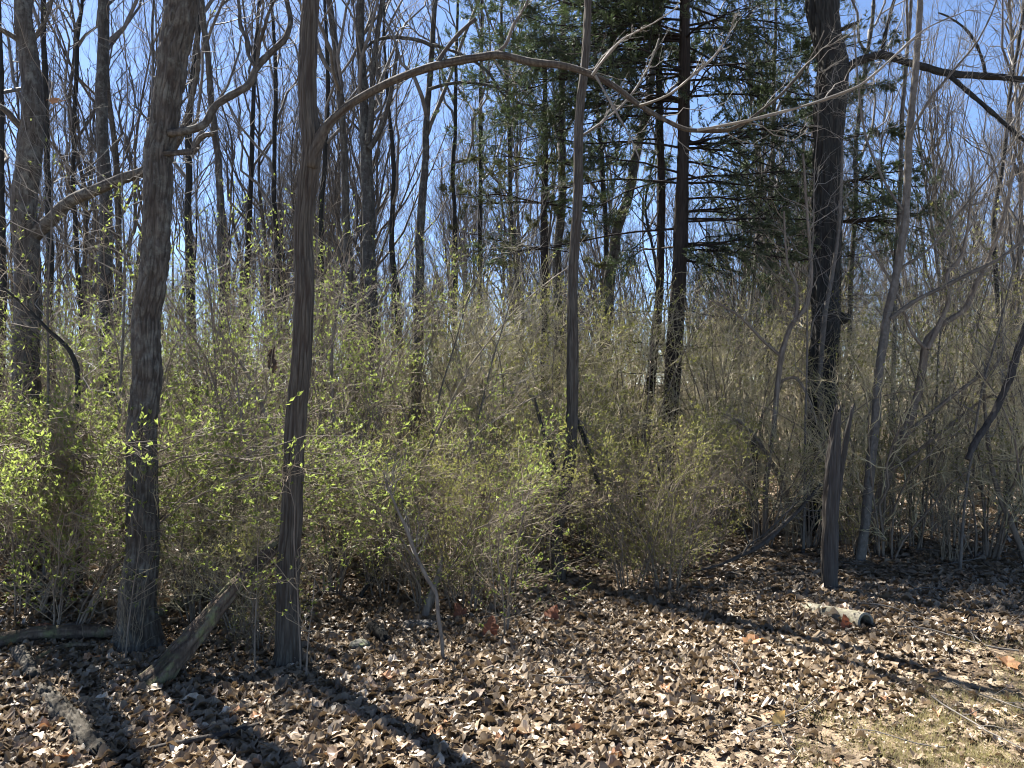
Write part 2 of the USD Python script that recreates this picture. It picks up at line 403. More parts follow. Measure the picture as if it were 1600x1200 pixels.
d = nrm(rl.normal(0, .55, p.shape) + np.array([0, 0, .9]))
sz = rl.uniform(.016, .045, len(p))
tag(obj('grass', leaves(p, d, sz, rl, width=.075, fold=.03), 'grass_blade'), 'short thin grass showing through the leaf litter at the right corner', 'grass', kind='stuff')

# ------------------------------------------------------------------ trunks and limbs
SIDES = {0: 14, 1: 36, 2: 96}


def curve(pts, ds):
    """Smooth resampling of rows (x, y, z, r) at spacing ds."""
    pts = np.asarray(pts, float)
    L = np.concatenate([[0], np.cumsum(np.linalg.norm(np.diff(pts[:, :3], axis=0), axis=1))])
    n = max(int(L[-1] / ds), 4)
    return PchipInterpolator(L, pts, axis=0)(np.linspace(0, L[-1], n + 1))


def rough_tube(c, sides, amp, fx, fz, seed, flare=0.0, cap=True, jag=0.0):
    """One tube along c (n x 4) with ridged bark raised by amp metres; flare widens the foot; jag breaks the far end."""
    P, R = c[:, :3], c[:, 3].copy()
    n = len(P)
    T = nrm(np.gradient(P, axis=0))
    U = np.zeros_like(P); u = np.cross(T[0], [0.3, 1, .1]); u /= np.linalg.norm(u)
    for i in range(n):
        u = u - T[i] * (u @ T[i]); u /= np.linalg.norm(u); U[i] = u
    W = np.cross(T, U)
    a = np.linspace(0, 2 * np.pi, sides, endpoint=False)
    L = np.concatenate([[0], np.cumsum(np.linalg.norm(np.diff(P, axis=0), axis=1))])
    ca, sa = np.cos(a)[None], np.sin(a)[None]
    q = np.stack([ca * R[:, None] * fx + seed, sa * R[:, None] * fx, np.broadcast_to(L[:, None] * fz, (n, sides))], -1)
    b1 = meshkit.noise(q, seed); b2 = meshkit.noise(q * np.array([2.1, 2.1, 1.6]), seed + 1)
    big = meshkit.noise(np.stack([ca + 0 * L[:, None] + seed * 3, sa + 0 * L[:, None], np.broadcast_to(L[:, None] * 1.6, (n, sides))], -1), seed + 2) - .5
    h = np.clip(np.abs(2 * b1 - 1) / .42, 0, 1) * (.45 + .55 * np.clip(np.abs(2 * b2 - 1) / .3, 0, 1))
    rr = R[:, None] * (1 + .22 * big) + amp * 1.5 * (h - .7)
    if flare:
        lob = 1 + .35 * np.cos(a * 4 + seed)[None]
        rr = rr + R[:, None] * flare * lob * np.exp(-L[:, None] / .13)
    V = P[:, None] + rr[..., None] * (ca[..., None] * U[:, None] + sa[..., None] * W[:, None])
    if jag:
        V[-1] += T[-1] * (np.random.default_rng(seed).uniform(-1, 1, sides) * jag)[:, None]
    V = V.reshape(-1, 3)
    idx = np.arange(n * sides).reshape(n, sides); j1 = np.roll(np.arange(sides), -1)
    A, B, C, D = idx[:-1], idx[:-1][:, j1], idx[1:][:, j1], idx[1:]
    Fc = [np.stack([A, B, C], -1).reshape(-1, 3), np.stack([A, C, D], -1).reshape(-1, 3)]
    if cap:
        V = np.vstack([V, P[:1], P[-1:] - T[-1:] * .3 * R[-1]])
        k = n * sides
        h = np.concatenate([h.ravel(), [.5, .1]])
        Fc += [np.stack([idx[0][j1], idx[0], np.full(sides, k)], -1), np.stack([idx[-1], idx[-1][j1], np.full(sides, k + 1)], -1)]
    return V, np.concatenate(Fc), h.ravel()


def px_path(rows, D0, D1=None):
    """Pixel rows (px, py, width px) from foot to top as (x, y, z, r), at depth D0 .. D1 along the rows."""
    D1 = D0 if D1 is None else D1
    out = []
    for i, (px, py, w) in enumerate(rows):
        Y = D0 + (D1 - D0) * i / max(len(rows) - 1, 1)
        out.append((*at(px, py, Y), .93 * w / 2 / F * Y))
    return out


def to_ground(rows):
    """Puts the foot of a path on (slightly under) the ground, straight below its first point."""
    x, y, z, r = rows[0]
    g = float(gz(np.array([x]), np.array([y]))[0]) - .03
    if z > g + .05:
        x2, y2, z2, _ = rows[1]
        k = (z - g) / max(z2 - z, .05); k = min(k, 1.5)
        return [(x - (x2 - x) * k * .4, y - (y2 - y) * k * .4, g, r * 1.08)] + list(rows)
    return [(x, y, g, r)] + list(rows[1:])


def tall(rows, H, rng, thin=.35):
    """Carries a trunk on upward to height H."""
    rows = list(rows); x, y, z, r = rows[-1]; x0, y0, z0, _ = rows[-2]
    d = np.array([x - x0, y - y0, z - z0]); d /= np.linalg.norm(d); d = nrm(d * .6 + np.array([0, 0, .5]))
    if H > z + .5:
        for k in (.33, .66, 1.0):
            s = (H - z) * k
            rows.append((x + d[0] * s + rng.normal(0, .1), y + d[1] * s + rng.normal(0, .1), z + d[2] * s, r * (1 - (1 - thin) * k)))
    return rows


def limb_array(c, m=12):
    """A resampled curve as the (1, m, 3), (1, m) arrays that grow() takes."""
    i = np.linspace(0, len(c) - 1, m)
    return np.stack([np.interp(i, np.arange(len(c)), c[:, k]) for k in range(3)], -1)[None], np.interp(i, np.arange(len(c)), c[:, 3])[None]


def crown_mesh(c, rng, t0, n1=10, L1=.28, n2=4, n3=3, ang=(.5, 1.0), up=.25, rr=.03, bias=None):
    """Bare limbs, branches and twigs of the upper trunk, in one mesh."""
    P, R = limb_array(c, 16)
    A, Ra = grow(P, R, n1, t0, 1, ang, L1, 8, rr, up, .12, rng, bias=bias, shrink=.35)
    B, Rb = grow(A, Ra, n2, .25, 1, (.4, .9), .45, 6, rr * .4, .15, .12, rng)
    C, Rc = grow(B, Rb, n3, .2, 1, (.4, .9), .5, 4, .003, .1, .12, rng, taper=.4)
    mb = MB(); mb.add(*tubes(A, Ra, 6)); mb.add(*tubes(B, Rb, 4)); mb.add(*tubes(C, Rc, 3))
    return mb


def twigs_on(curves, rng, n1, L1, n2=5, n3=3, mm=(8, 5, 3), ang=(.4, 1.0), up=.2, r1=.006, wob=.12, tmin=.1, lens=(.5, .5), shrink=.4):
    """Twigs of given limbs: (mesh, arrays of the last two orders)."""
    P = np.concatenate([limb_array(c)[0] for c in curves]); R = np.concatenate([limb_array(c)[1] for c in curves])
    A, Ra = grow(P, R, n1, tmin, 1, ang, L1, mm[0], r1, up, wob, rng, shrink=shrink)
    B, Rb = grow(A, Ra, n2, .15, 1, (.4, 1.0), lens[0], mm[1], r1 * .5, up * .5, wob, rng)
    C, Rc = grow(B, Rb, n3, .15, 1, (.4, 1.0), lens[1], mm[2], r1 * .32, up * .5, wob, rng, taper=.5)
    mb = MB(); mb.add(*tubes(A, Ra, 5)); mb.add(*tubes(B, Rb, 3)); mb.add(*tubes(C, Rc, 3))
    return mb, (A, B, C)


def foreground_tree(name, label, cat, rows, D0, D1=None, bark_mat='oak_bark', H=9.0, quality=1, amp=.006, fx=34, fz=3.2, flare=.35, seed=1,
                    limbs=(), crown=True, t0=None, twigs=None, twig_mat='twig_grey', crown_kw=None, group=None):
    rng = np.random.default_rng(seed)
    base = to_ground(px_path(rows, D0, D1))
    visible_top = base[-1][2]
    full = tall(base, H, rng) if H else base
    org = np.array(full[0][:3]) * [1, 1, 1]
    t = thing(name, label, cat, org, group=group)
    ds = {0: .08, 1: .035, 2: .018}[quality]
    c = curve(full, ds if H is None else ds * 1.2)
    ln = np.arange(len(c)) * ds
    for k in (0, 1):
        c[:, k] += (meshkit.fbm(np.stack([ln * 1.7 + seed * 3.1, 0 * ln + k * 7.3, 0 * ln], -1), 3, seed) - .5) * np.minimum(c[:, 3], .1) * 1.1 * np.clip(ln / .3, 0, 1)
    obj('trunk', _off(rough_tube(c, SIDES[quality], amp, fx, fz, seed, flare), org), bark_mat, t, smooth=True)
    lc = []
    for k, lr in enumerate(limbs):
        rws, d0, d1 = lr[:3]
        cc = curve(px_path(rws, d0, d1), .035)
        lc.append(cc)
        obj('branch', _off(rough_tube(cc, 20 if quality else 8, amp * .4, fx * 1.4, fz * 1.5, seed + 10 + k), org), lr[3] if len(lr) > 3 else bark_mat, t, smooth=True)
    if crown and H:
        tt = (visible_top + .4 - org[2]) / (H - org[2]) if t0 is None else t0
        kw = dict(n1=7); kw.update(crown_kw or {})
        obj('crown', crown_mesh(c, rng, min(tt, .85), **kw).get(org), twig_mat, t, smooth=True)
    if twigs and lc:
        kw = dict(twigs); which = kw.pop('which', range(len(lc)))
        mb, _ = twigs_on([lc[i] for i in which], rng, **kw)
        tag(obj('twigs', mb.get(org), kw.get('mat', twig_mat), t, smooth=True), kind='stuff')
    return t, c, lc


def _off(vf, o):
    return (vf[0] - o, *vf[1:])


# leaning oak at the left
foreground_tree('oak_tree', 'thick leaning oak trunk with furrowed lichen-flecked grey bark, second large trunk from the left', 'tree',
    [(215, 1000, 60), (215, 900, 54), (222, 760, 49), (228, 640, 46), (232, 480, 45), (238, 330, 46), (243, 250, 45), (255, 140, 46), (276, 0, 53)],
    4.75, 5.0, 'oak_bark', H=11, quality=2, amp=.009, fx=62, fz=8.0, flare=.55, seed=11,
    limbs=[([(262, 208, 13), (290, 204, 13), (318, 195, 13), (337, 165, 13), (360, 150, 13), (388, 133, 13), (402, 105, 12), (425, 80, 11), (447, 58, 10), (454, 34, 9), (448, 0, 8), (440, -60, 6)], 4.9, 5.2),
           ([(400, 104, 8), (388, 85, 7), (385, 62, 7), (376, 40, 7), (374, 15, 6), (368, -25, 5)], 5.05, 5.2),
           ([(402, 102, 7), (405, 70, 6), (412, 48, 6), (420, 20, 5), (435, -10, 4)], 5.06, 5.0),
           ([(258, 240, 10), (285, 238, 10), (304, 236, 10), (311, 218, 9), (325, 210, 8), (336, 209, 7)], 4.9, 4.8)],
    twigs=dict(n1=7, L1=.38, n2=5, n3=3, r1=.0045))
# far-left trunk with the long limb
foreground_tree('oak_tree', 'big dark trunk at the far left with a long limb rising to the right', 'tree',
    [(50, 860, 46), (44, 620, 44), (46, 420, 42), (42, 300, 39), (50, 180, 36), (44, 90, 30), (38, 0, 27)], 7.4, 7.6, 'oak_bark', H=13, quality=1, amp=.009, fx=48, fz=6, seed=12,
    limbs=[([(45, 372, 26), (75, 348, 22), (110, 315, 20), (150, 297, 19), (190, 280, 18), (232, 265, 17), (262, 240, 14), (285, 205, 12), (300, 150, 9), (310, 90, 7), (306, 20, 5)], 7.5, 7.0),
           ([(42, 205, 12), (27, 193, 11), (8, 172, 10), (-30, 150, 9), (-80, 90, 7)], 7.55, 7.3),
           ([(45, 75, 10), (22, 58, 9), (0, 45, 8), (-50, 0, 6)], 7.6, 7.4),
           ([(52, 60, 8), (60, 52, 8), (74, 25, 6), (85, -20, 5)], 7.6, 7.6)],
    twigs=dict(n1=9, L1=.4, n2=5, n3=3, r1=.005))
# shaggy tree left of the middle, with the arching limb
t5, c5, l5 = foreground_tree('shaggy_tree', 'slender trunk with stringy brown bark and one long limb arching to the right', 'tree',
    [(450, 1032, 41), (455, 900, 37), (457, 760, 34), (463, 640, 34), (471, 500, 33), (473, 400, 31), (478, 320, 31), (488, 218, 33), (483, 175, 30), (482, 90, 29), (483, 0, 27)],
    4.45, 4.55, 'fibrous_bark', H=9.5, quality=2, amp=.006, fx=85, fz=3.5, flare=.4, seed=13,
    limbs=[([(484, 262, 26), (494, 228, 23), (506, 204, 18), (522, 185, 15), (560, 155, 14), (620, 124, 14), (680, 103, 14), (740, 91, 13), (775, 86, 13), (830, 97, 12), (880, 103, 12), (920, 115, 11), (960, 135, 10), (1000, 165, 9), (1040, 188, 8), (1085, 204, 8), (1130, 204, 7), (1160, 194, 6), (1190, 172, 5), (1222, 146, 5), (1255, 108, 4), (1270, 85, 3), (1288, 48, 3)], 4.5, 4.2, 'fibrous_bark'),
           ([(1090, 203, 5), (1160, 190, 5), (1225, 174, 5), (1290, 155, 5), (1340, 135, 4), (1397, 88, 4), (1448, 44, 3), (1512, 16, 2), (1580, -20, 2)], 4.25, 4.0, 'twig_pale'),
           ([(772, 84, 7), (790, 70, 6), (800, 44, 5), (824, 2, 4), (832, -30, 3)], 4.4, 4.4, 'limb_bark'),
           ([(683, 100, 7), (698, 76, 7), (718, 52, 7), (744, 29, 6)], 4.42, 4.4, 'dead_wood'),
           ([(925, 118, 5), (950, 85, 5), (975, 60, 4), (1005, 45, 3), (1060, 10, 2)], 4.3, 4.1, 'twig_pale'),
           ([(1000, 165, 5), (1040, 150, 4), (1080, 120, 4), (1130, 70, 3), (1150, 20, 2)], 4.25, 4.0, 'twig_pale'),
           ([(930, 118, 4), (960, 170, 4), (985, 215, 3), (1000, 250, 2)], 4.3, 4.2, 'twig_pale')],
    twigs=dict(which=[0, 1, 2, 4, 5, 6], n1=8, L1=.2, n2=4, n3=3, r1=.0035, tmin=.3), twig_mat='twig_pale', crown_kw=dict(n1=6))
# the small tree in the middle
foreground_tree('young_tree', 'slim brown trunk standing alone near the centre, bent at its foot', 'tree',
    [(872, 888, 25), (872, 850, 22), (882, 780, 22), (889, 700, 20), (893, 600, 20), (896, 500, 19), (899, 400, 17), (903, 300, 16), (906, 200, 15), (912, 120, 14), (916, 0, 12)],
    6.5, 6.6, 'fibrous_bark', H=9, quality=1, amp=.004, fx=95, fz=5, seed=14, flare=.1,
    limbs=[([(884, 770, 10), (870, 740, 9), (860, 705, 8), (845, 660, 6), (835, 620, 4)], 6.7, 6.8),
           ([(905, 215, 5), (935, 195, 4), (985, 150, 4), (1010, 110, 3), (1030, 60, 3)], 6.7, 6.4, 'twig_pale'),
           ([(893, 640, 8), (915, 690, 8), (925, 720, 7), (935, 760, 7)], 6.7, 6.8, 'dark_bark')],
    twigs=dict(n1=8, L1=.5, n2=4, n3=3, r1=.004), crown_kw=dict(n1=7))
# big dark oak at the right
foreground_tree('oak_tree', 'broad dark trunk right of the cedar, a limb arching off to the right', 'tree',
    [(1284, 812, 62), (1284, 740, 52), (1286, 600, 47), (1288, 480, 48), (1294, 340, 48), (1294, 230, 46), (1297, 150, 52), (1295, 100, 48), (1290, 60, 46), (1286, 0, 53)],
    8.6, 8.8, 'dark_bark', H=15, quality=2, amp=.013, fx=36, fz=4.0, flare=.3, seed=15,
    limbs=[([(1305, 130, 20), (1322, 108, 16), (1345, 94, 14), (1375, 86, 14), (1397, 91, 13), (1440, 104, 12), (1490, 116, 12), (1545, 119, 11), (1600, 124, 10), (1680, 130, 9)], 8.7, 8.2),
           ([(1478, 115, 8), (1495, 128, 8), (1520, 150, 7), (1555, 180, 7), (1600, 219, 6), (1640, 250, 5)], 8.4, 8.0),
           ([(1378, 84, 7), (1385, 45, 6), (1397, 0, 5), (1405, -40, 4)], 8.6, 8.6),
           ([(1540, 116, 6), (1532, 85, 5), (1520, 60, 5), (1500, 38, 4), (1465, 20, 3)], 8.3, 8.4),
           ([(1305, 50, 8), (1325, 42, 7), (1347, 30, 3)], 8.7, 8.5),
           ([(1300, 495, 24), (1318, 497, 19), (1327, 496, 12)], 8.7, 8.6)],
    twigs=dict(which=[0, 1, 2, 3], n1=8, L1=.35, n2=5, n3=3, r1=.005))
# a vine climbing the big oak
vine = curve(px_path([(1302, 905, 6), (1290, 800, 7), (1283, 700, 8), (1281, 600, 8), (1288, 500, 8), (1300, 430, 7), (1311, 350, 6), (1316, 220, 4)], 8.35, 8.45), .05)
vt = thing('vine', 'grey woody vine climbing the front of the broad dark trunk', 'vine', vine[0, :3])
obj('stem', _off(rough_tube(vine, 10, .002, 40, 4, 5), vine[0, :3]), 'smooth_bark', vt, smooth=True)
rv = np.random.default_rng(77)
mb, _ = twigs_on([vine], rv, n1=60, L1=.09, n2=4, n3=2, up=.1, r1=.004, shrink=.1)
tag(obj('twigs', mb.get(vine[0, :3]), 'twig_grey', vt, smooth=True), kind='stuff')
# pale-barked tree right of it
foreground_tree('pale_tree', 'slender tree with smooth pale grey bark right of the broad dark trunk', 'tree',
    [(1342, 880, 15), (1355, 790, 15), (1366, 690, 15), (1375, 580, 14), (1386, 500, 14), (1400, 440, 13), (1410, 370, 13), (1416, 290, 12), (1419, 220, 12), (1427, 150, 11), (1432, 80, 10), (1438, 0, 9)],
    6.9, 7.0, 'smooth_bark', H=9, quality=1, amp=.003, fx=50, fz=8, seed=16, flare=.2,
    limbs=[([(1392, 498, 8), (1430, 470, 7), (1470, 450, 6), (1520, 425, 6), (1560, 405, 5), (1610, 365, 4), (1680, 300, 3)], 6.9, 6.4),
           ([(1420, 215, 6), (1450, 160, 5), (1490, 110, 4), (1530, 60, 3), (1560, -10, 3)], 6.95, 6.6),
           ([(1413, 330, 5), (1380, 280, 4), (1350, 200, 4), (1340, 120, 3), (1335, 40, 2)], 6.95, 7.0),
           ([(1404, 420, 5), (1450, 390, 4), (1500, 330, 4), (1550, 270, 3), (1600, 200, 2)], 6.95, 6.6)],
    twigs=dict(n1=14, L1=.45, n2=5, n3=4, r1=.004), twig_mat='twig_pale', crown_kw=dict(n1=8))
# forked dark stem behind the pale tree
foreground_tree('forked_tree', 'crooked dark stem leaning out and forking right of the pale slender tree', 'tree',
    [(1345, 850, 18), (1374, 781, 17), (1391, 731, 16), (1414, 670, 15), (1435, 609, 14), (1445, 569, 13), (1449, 538, 13), (1472, 508, 10), (1509, 481, 9), (1522, 450, 8), (1543, 407, 7), (1570, 330, 5), (1585, 240, 3)],
    7.3, 7.0, 'stem_brown', H=None, quality=1, amp=.004, fx=40, fz=5, seed=17, flare=.1, crown=False,
    limbs=[([(1448, 545, 9), (1470, 500, 8), (1482, 467, 7), (1478, 434, 7), (1502, 400, 6), (1515, 330, 4), (1520, 250, 3)], 7.0, 7.1),
           ([(1447, 545, 7), (1425, 520, 5), (1410, 480, 4), (1380, 420, 4), (1350, 380, 3)], 7.0, 7.1),
           ([(1405, 690, 8), (1450, 650, 7), (1500, 610, 6), (1560, 570, 4), (1620, 540, 3)], 7.1, 6.8),
           ([(1392, 735, 8), (1440, 700, 6), (1490, 660, 6), (1545, 620, 4), (1610, 600, 3)], 7.2, 6.9)],
    twigs=dict(n1=14, L1=.5, n2=5, n3=4, r1=.004), twig_mat='twig_brown')
# broken snag in front of the oak
snag = thing('broken_snag', 'weathered broken grey snag with two splintered tops before the broad dark trunk', 'snag', (*at(1295, 925, 5.95)[:2], 0))
so = np.array([*at(1295, 925, 5.95)[:2], 0])
c = curve(to_ground(px_path([(1295, 925, 27), (1297, 800, 25), (1301, 730, 22), (1305, 680, 17), (1309, 640, 9)], 5.95)), .018)
obj('trunk', _off(rough_tube(c, 56, .006, 80, 3, 31, .15, jag=.05), so), 'dead_wood', snag, smooth=True)
c = curve(px_path([(1303, 800, 14), (1312, 745, 13), (1320, 700, 11), (1332, 636, 6)], 5.98, 6.0), .02)
obj('splinter', _off(rough_tube(c, 16, .006, 45, 2, 32, jag=.04), so), 'dead_wood', snag, smooth=True)
# curved stems left of the oak
foreground_tree('sapling', 'tall curved brown stem bowing up against the left side of the broad dark trunk', 'sapling',
    [(1195, 830, 10), (1197, 760, 10), (1205, 690, 9), (1212, 619, 9), (1222, 552, 9), (1236, 511, 8), (1262, 474, 8), (1268, 420, 6), (1262, 330, 5), (1255, 240, 3)], 7.6, 7.8, 'stem_brown', H=None, quality=1, amp=.002, seed=18, crown=False,
    limbs=[([(1224, 560, 6), (1195, 535, 5), (1150, 490, 4), (1110, 470, 3)], 7.7, 7.5), ([(1215, 600, 5), (1240, 590, 5), (1262, 620, 4), (1275, 660, 3)], 7.7, 7.5),
           ([(1240, 505, 6), (1245, 450, 5), (1230, 410, 4), (1225, 330, 3)], 7.7, 7.8)],
    twigs=dict(n1=10, L1=.5, n2=5, n3=3, r1=.004), twig_mat='twig_brown')
# hanging broken branch at the right
c = curve(px_path([(1512, 718, 9), (1524, 690, 11), (1540, 667, 11), (1560, 632, 11), (1580, 585, 12), (1596, 530, 12), (1622, 470, 11), (1650, 420, 10)], 6.0, 6.2), .03)
hb = thing('hanging_branch', 'black broken branch hanging slanted at the right edge', 'branch', c[0, :3])
obj('wood', _off(rough_tube(c, 14, .006, 40, 9, 41, jag=.02), c[0, :3]), 'black_bark', hb, smooth=True)
mb, _ = twigs_on([c], rv, n1=7, L1=.3, n2=3, n3=2, r1=.004)
tag(obj('twigs', mb.get(c[0, :3]), 'twig_grey', hb, smooth=True), kind='stuff')

# trunks of the middle ground
MIDDLE = [
    ('young_tree', 'slim straight dark trunk just right of the far-left big trunk', [(82, 640, 14), (78, 420, 12), (75, 300, 11), (72, 150, 11), (67, 0, 10)], 11, 'dark_bark', ()),
    ('lichen_tree', 'straight lichen-spotted grey trunk between the far-left trunk and the leaning oak', [(172, 700, 26), (168, 560, 24), (165, 420, 23), (163, 300, 22), (160, 150, 20), (162, 0, 19)], 9.2, 'grey_bark', ()),
    ('young_tree', 'slim grey trunk just right of the leaning oak, tilted left at its top', [(305, 640, 16), (300, 450, 14), (294, 300, 13), (296, 200, 12), (308, 60, 11), (315, 0, 10)], 11.5, 'dark_bark', ()),
    ('young_tree', 'dark slim trunk two steps right of the leaning oak with a bent top', [(352, 640, 20), (350, 500, 18), (347, 400, 17), (343, 300, 14), (335, 200, 13), (326, 100, 12), (315, 0, 12)], 10.5, 'oak_bark', ()),
    ('young_tree', 'dark trunk right behind the slender shaggy trunk', [(552, 640, 20), (548, 480, 18), (541, 350, 16), (535, 200, 14), (525, 100, 13), (514, 0, 12)], 10.5, 'oak_bark', ()),
    ('lichen_tree', 'straight lichen-blotched trunk second to the right of the shaggy trunk', [(588, 680, 26), (585, 560, 25), (578, 400, 24), (572, 280, 22), (566, 150, 17), (561, 0, 15)], 9.6, 'grey_bark',
     ([(574, 225, 11), (580, 180, 10), (584, 100, 9), (590, 50, 8), (597, 0, 8), (602, -50, 7)], [(577, 232, 10), (600, 190, 8), (610, 150, 8), (616, 115, 7), (621, 75, 5)])),
    ('young_tree', 'grey trunk narrowing upward, crossed by the arching limb', [(650, 690, 19), (652, 560, 18), (656, 400, 17), (661, 300, 15), (666, 200, 12), (672, 100, 11), (678, 0, 9)], 9.8, 'grey_bark',
     ([(670, 140, 6), (720, 129, 5), (765, 134, 5), (795, 145, 4), (810, 165, 3)], [(675, 72, 7), (650, 62, 6), (618, 58, 6), (590, 62, 5), (572, 75, 4)], [(676, 70, 5), (720, 85, 5), (760, 110, 5), (790, 150, 4), (830, 165, 3)])),
    ('young_tree', 'thin dark trunk in the gap right of the narrowing grey trunk', [(712, 640, 9), (710, 480, 9), (711, 380, 9), (708, 300, 8), (712, 150, 7), (716, 0, 5)], 15, 'dark_bark', ()),
    ('young_tree', 'thin upright trunk in the sky gap left of the cedar foliage', [(750, 640, 9), (750, 400, 8), (751, 250, 8), (752, 100, 7), (753, 0, 5)], 15.5, 'dark_bark', ()),
    ('young_tree', 'dark trunk just left of the slim central trunk', [(868, 700, 19), (872, 560, 18), (873, 400, 17), (880, 270, 15), (879, 170, 13), (882, 0, 10)], 12, 'oak_bark', ([(876, 340, 9), (860, 310, 7), (850, 285, 6), (838, 270, 4)],)),
    ('young_tree', 'thin trunk rising just right of the slim central trunk', [(952, 640, 10), (948, 400, 9), (944, 300, 9), (936, 200, 8), (930, 60, 6)], 13, 'dark_bark', ()),
    ('young_tree', 'dark slanting trunk leaning right between the central trunk and the cedar', [(940, 560, 22), (964, 375, 21), (985, 297, 19), (1002, 216, 17), (1016, 130, 14), (1035, 0, 11)], 12.5, 'oak_bark', ()),
    ('young_tree', 'thin grey trunk just right of the broad dark trunk', [(1326, 640, 11), (1328, 500, 10), (1336, 330, 9), (1340, 200, 9), (1352, 100, 8), (1365, 0, 6)], 10.5, 'grey_bark', ()),
    ('young_tree', 'thin stem running close beside the pale slender tree', [(1396, 560, 9), (1400, 400, 9), (1406, 300, 8), (1410, 180, 8), (1424, 0, 6)], 9.5, 'smooth_bark', ()),
    ('young_tree', 'thin leaning trunk far right under the dark arching limb', [(1570, 640, 11), (1560, 480, 10), (1552, 360, 9), (1566, 260, 8), (1582, 120, 6), (1600, 0, 5)], 10, 'dark_bark', ()),
    ('young_tree', 'dark trunk half cut by the left edge of the picture', [(2, 700, 14), (4, 500, 13), (2, 300, 12), (0, 100, 10), (-2, 0, 10)], 10.5, 'dark_bark', ()),
    ('young_tree', 'slim dark trunk seen between the far-left limb and the lichen-spotted trunk', [(130, 600, 10), (122, 420, 9), (115, 250, 8), (120, 100, 8), (128, 0, 6)], 14, 'dark_bark', ()),
    ('young_tree', 'thin trunk just left of the slender shaggy trunk', [(440, 600, 11), (436, 420, 10), (428, 300, 9), (430, 150, 8), (424, 0, 6)], 13.5, 'dark_bark', ()),
    ('young_tree', 'thin trunk hugging the right side of the slender shaggy trunk', [(505, 640, 13), (502, 460, 12), (500, 340, 10), (508, 240, 9), (512, 100, 8), (508, 0, 6)], 12.5, 'dark_bark', ()),
    ('young_tree', 'leaning dark trunk in the gap between lichen-blotched and narrowing trunks', [(628, 640, 13), (622, 480, 12), (612, 380, 10), (616, 280, 9), (606, 150, 7), (600, 20, 5)], 13, 'dark_bark', ()),
    ('young_tree', 'thin grey trunk behind the cedar branches left of the broad dark trunk', [(1200, 560, 10), (1203, 420, 9), (1206, 300, 8), (1208, 180, 8), (1212, 20, 6)], 13, 'grey_bark', ()),
]
for i, (nm, lab, rows, D, bm, lims) in enumerate(MIDDLE):
    rows = [(a, b, w * .88) for a, b, w in rows]
    foreground_tree(nm, lab, 'tree', rows, D, D * 1.02, bm, H=12 + (i * 5) % 5, quality=1 if D < 10 else 0, amp=.005, fx=55, fz=7, seed=50 + i, flare=.2,
                    limbs=[(l, D, D * .98) for l in lims], twigs=dict(n1=7, L1=.4, n2=4, n3=3, r1=.005) if lims else None,
                    crown_kw=dict(n1=8, L1=.24, up=.45, ang=(.35, .8), n2=5, n3=3), t0=.38)

# ------------------------------------------------------------------ cedars
def cedar(name, label, rows, D, H, branches, seed, low, dense=1.0, rmax=2.0, green='cedar_green', group=None):
    """rows: trunk; branches: [(height, azimuth deg, length, rise)] of leafy boughs; low: bare dead boughs below."""
    rng = np.random.default_rng(seed)
    base = tall(to_ground(px_path(rows, D)), H, rng, .25); org = np.array(base[0][:3])
    t = thing(name, label, 'tree', org, group=group)
    c = curve(base, .04)
    obj('trunk', _off(rough_tube(c, 36, .005, 85, 4, seed, .3), org), 'cedar_bark', t, smooth=True)
    P, R, PB, RB = [], [], [], []
    s = np.linspace(0, 1, 10)
    for dead, src in ((False, branches), (True, low)):
        for h, az, L, rise in src:
            i = np.argmin(np.abs(c[:, 2] - h)); p = c[i, :3]
            d = np.array([math.cos(math.radians(az)), math.sin(math.radians(az)), 0])
            C = p + d * (L * s)[:, None]
            C[:, 2] += rise * L * s - .22 * L * s ** 2 * (0 if dead else 1) + .1 * L * s ** 4
            C += np.cumsum(rng.normal(0, .026 * L, C.shape), 0) * s[:, None]
            r = (.009 if dead else .016) * min(1, L / 1.6) * (1 - .85 * s)
            (PB if dead else P).append(C); (RB if dead else R).append(r)
    mbw = MB()
    tris = []
    for C, r in zip(P, R):
        obj('bough', _off(tubes(C[None], r[None], 7), org), 'cedar_bark', t, smooth=True)
    P, R = np.array(P), np.array(R)
    A, Ra = grow(P, R, int(13 * dense), .06, 1, (.5, 1.0), .42, 5, .008, -.05, .1, rng, bias=(0, 0, 0))
    B, Rb = grow(A, Ra, 7, .15, 1, (.4, .9), .5, 4, .004, -.05, .12, rng)
    mbw.add(*tubes(A, Ra, 4)); mbw.add(*tubes(B, Rb, 3))
    if PB:
        PB, RB = np.array(PB), np.array(RB)
        mbw.add(*tubes(PB, RB, 5))
        A2, Ra2 = grow(PB, RB, 9, .15, 1, (.4, 1.0), .4, 4, .004, .0, .12, rng); mbw.add(*tubes(A2, Ra2, 3))
        B2, Rb2 = grow(A2, Ra2, 4, .2, 1, (.4, 1.0), .5, 3, .002, .0, .12, rng, taper=.5); mbw.add(*tubes(B2, Rb2, 3))
    tag(obj('twigs', mbw.get(org), 'dark_bark', t, smooth=True), kind='stuff')
    # scale foliage: short tapering sprays along the finest twigs
    C, _ = grow(B, Rb, 18, .1, 1, (.3, .9), .1, 2, .003, .05, 0, rng, lmin=.045)
    C2, _ = grow(A, Ra, 10, .3, 1, (.3, .9), .1, 2, .003, .05, 0, rng, lmin=.05)
    C = np.concatenate([C, C2])
    p, d = C[:, 0], C[:, -1] - C[:, 0]
    sz = rng.uniform(.03, .065, len(p))
    v1, f1 = leaves(p, d, sz, rng, width=.2, fold=.08)
    tag(obj('foliage', (v1 - org, f1), green, t), kind='stuff')
    return t


rc = np.random.default_rng(5)
X0 = at(1062, 300, 8.2)[0]
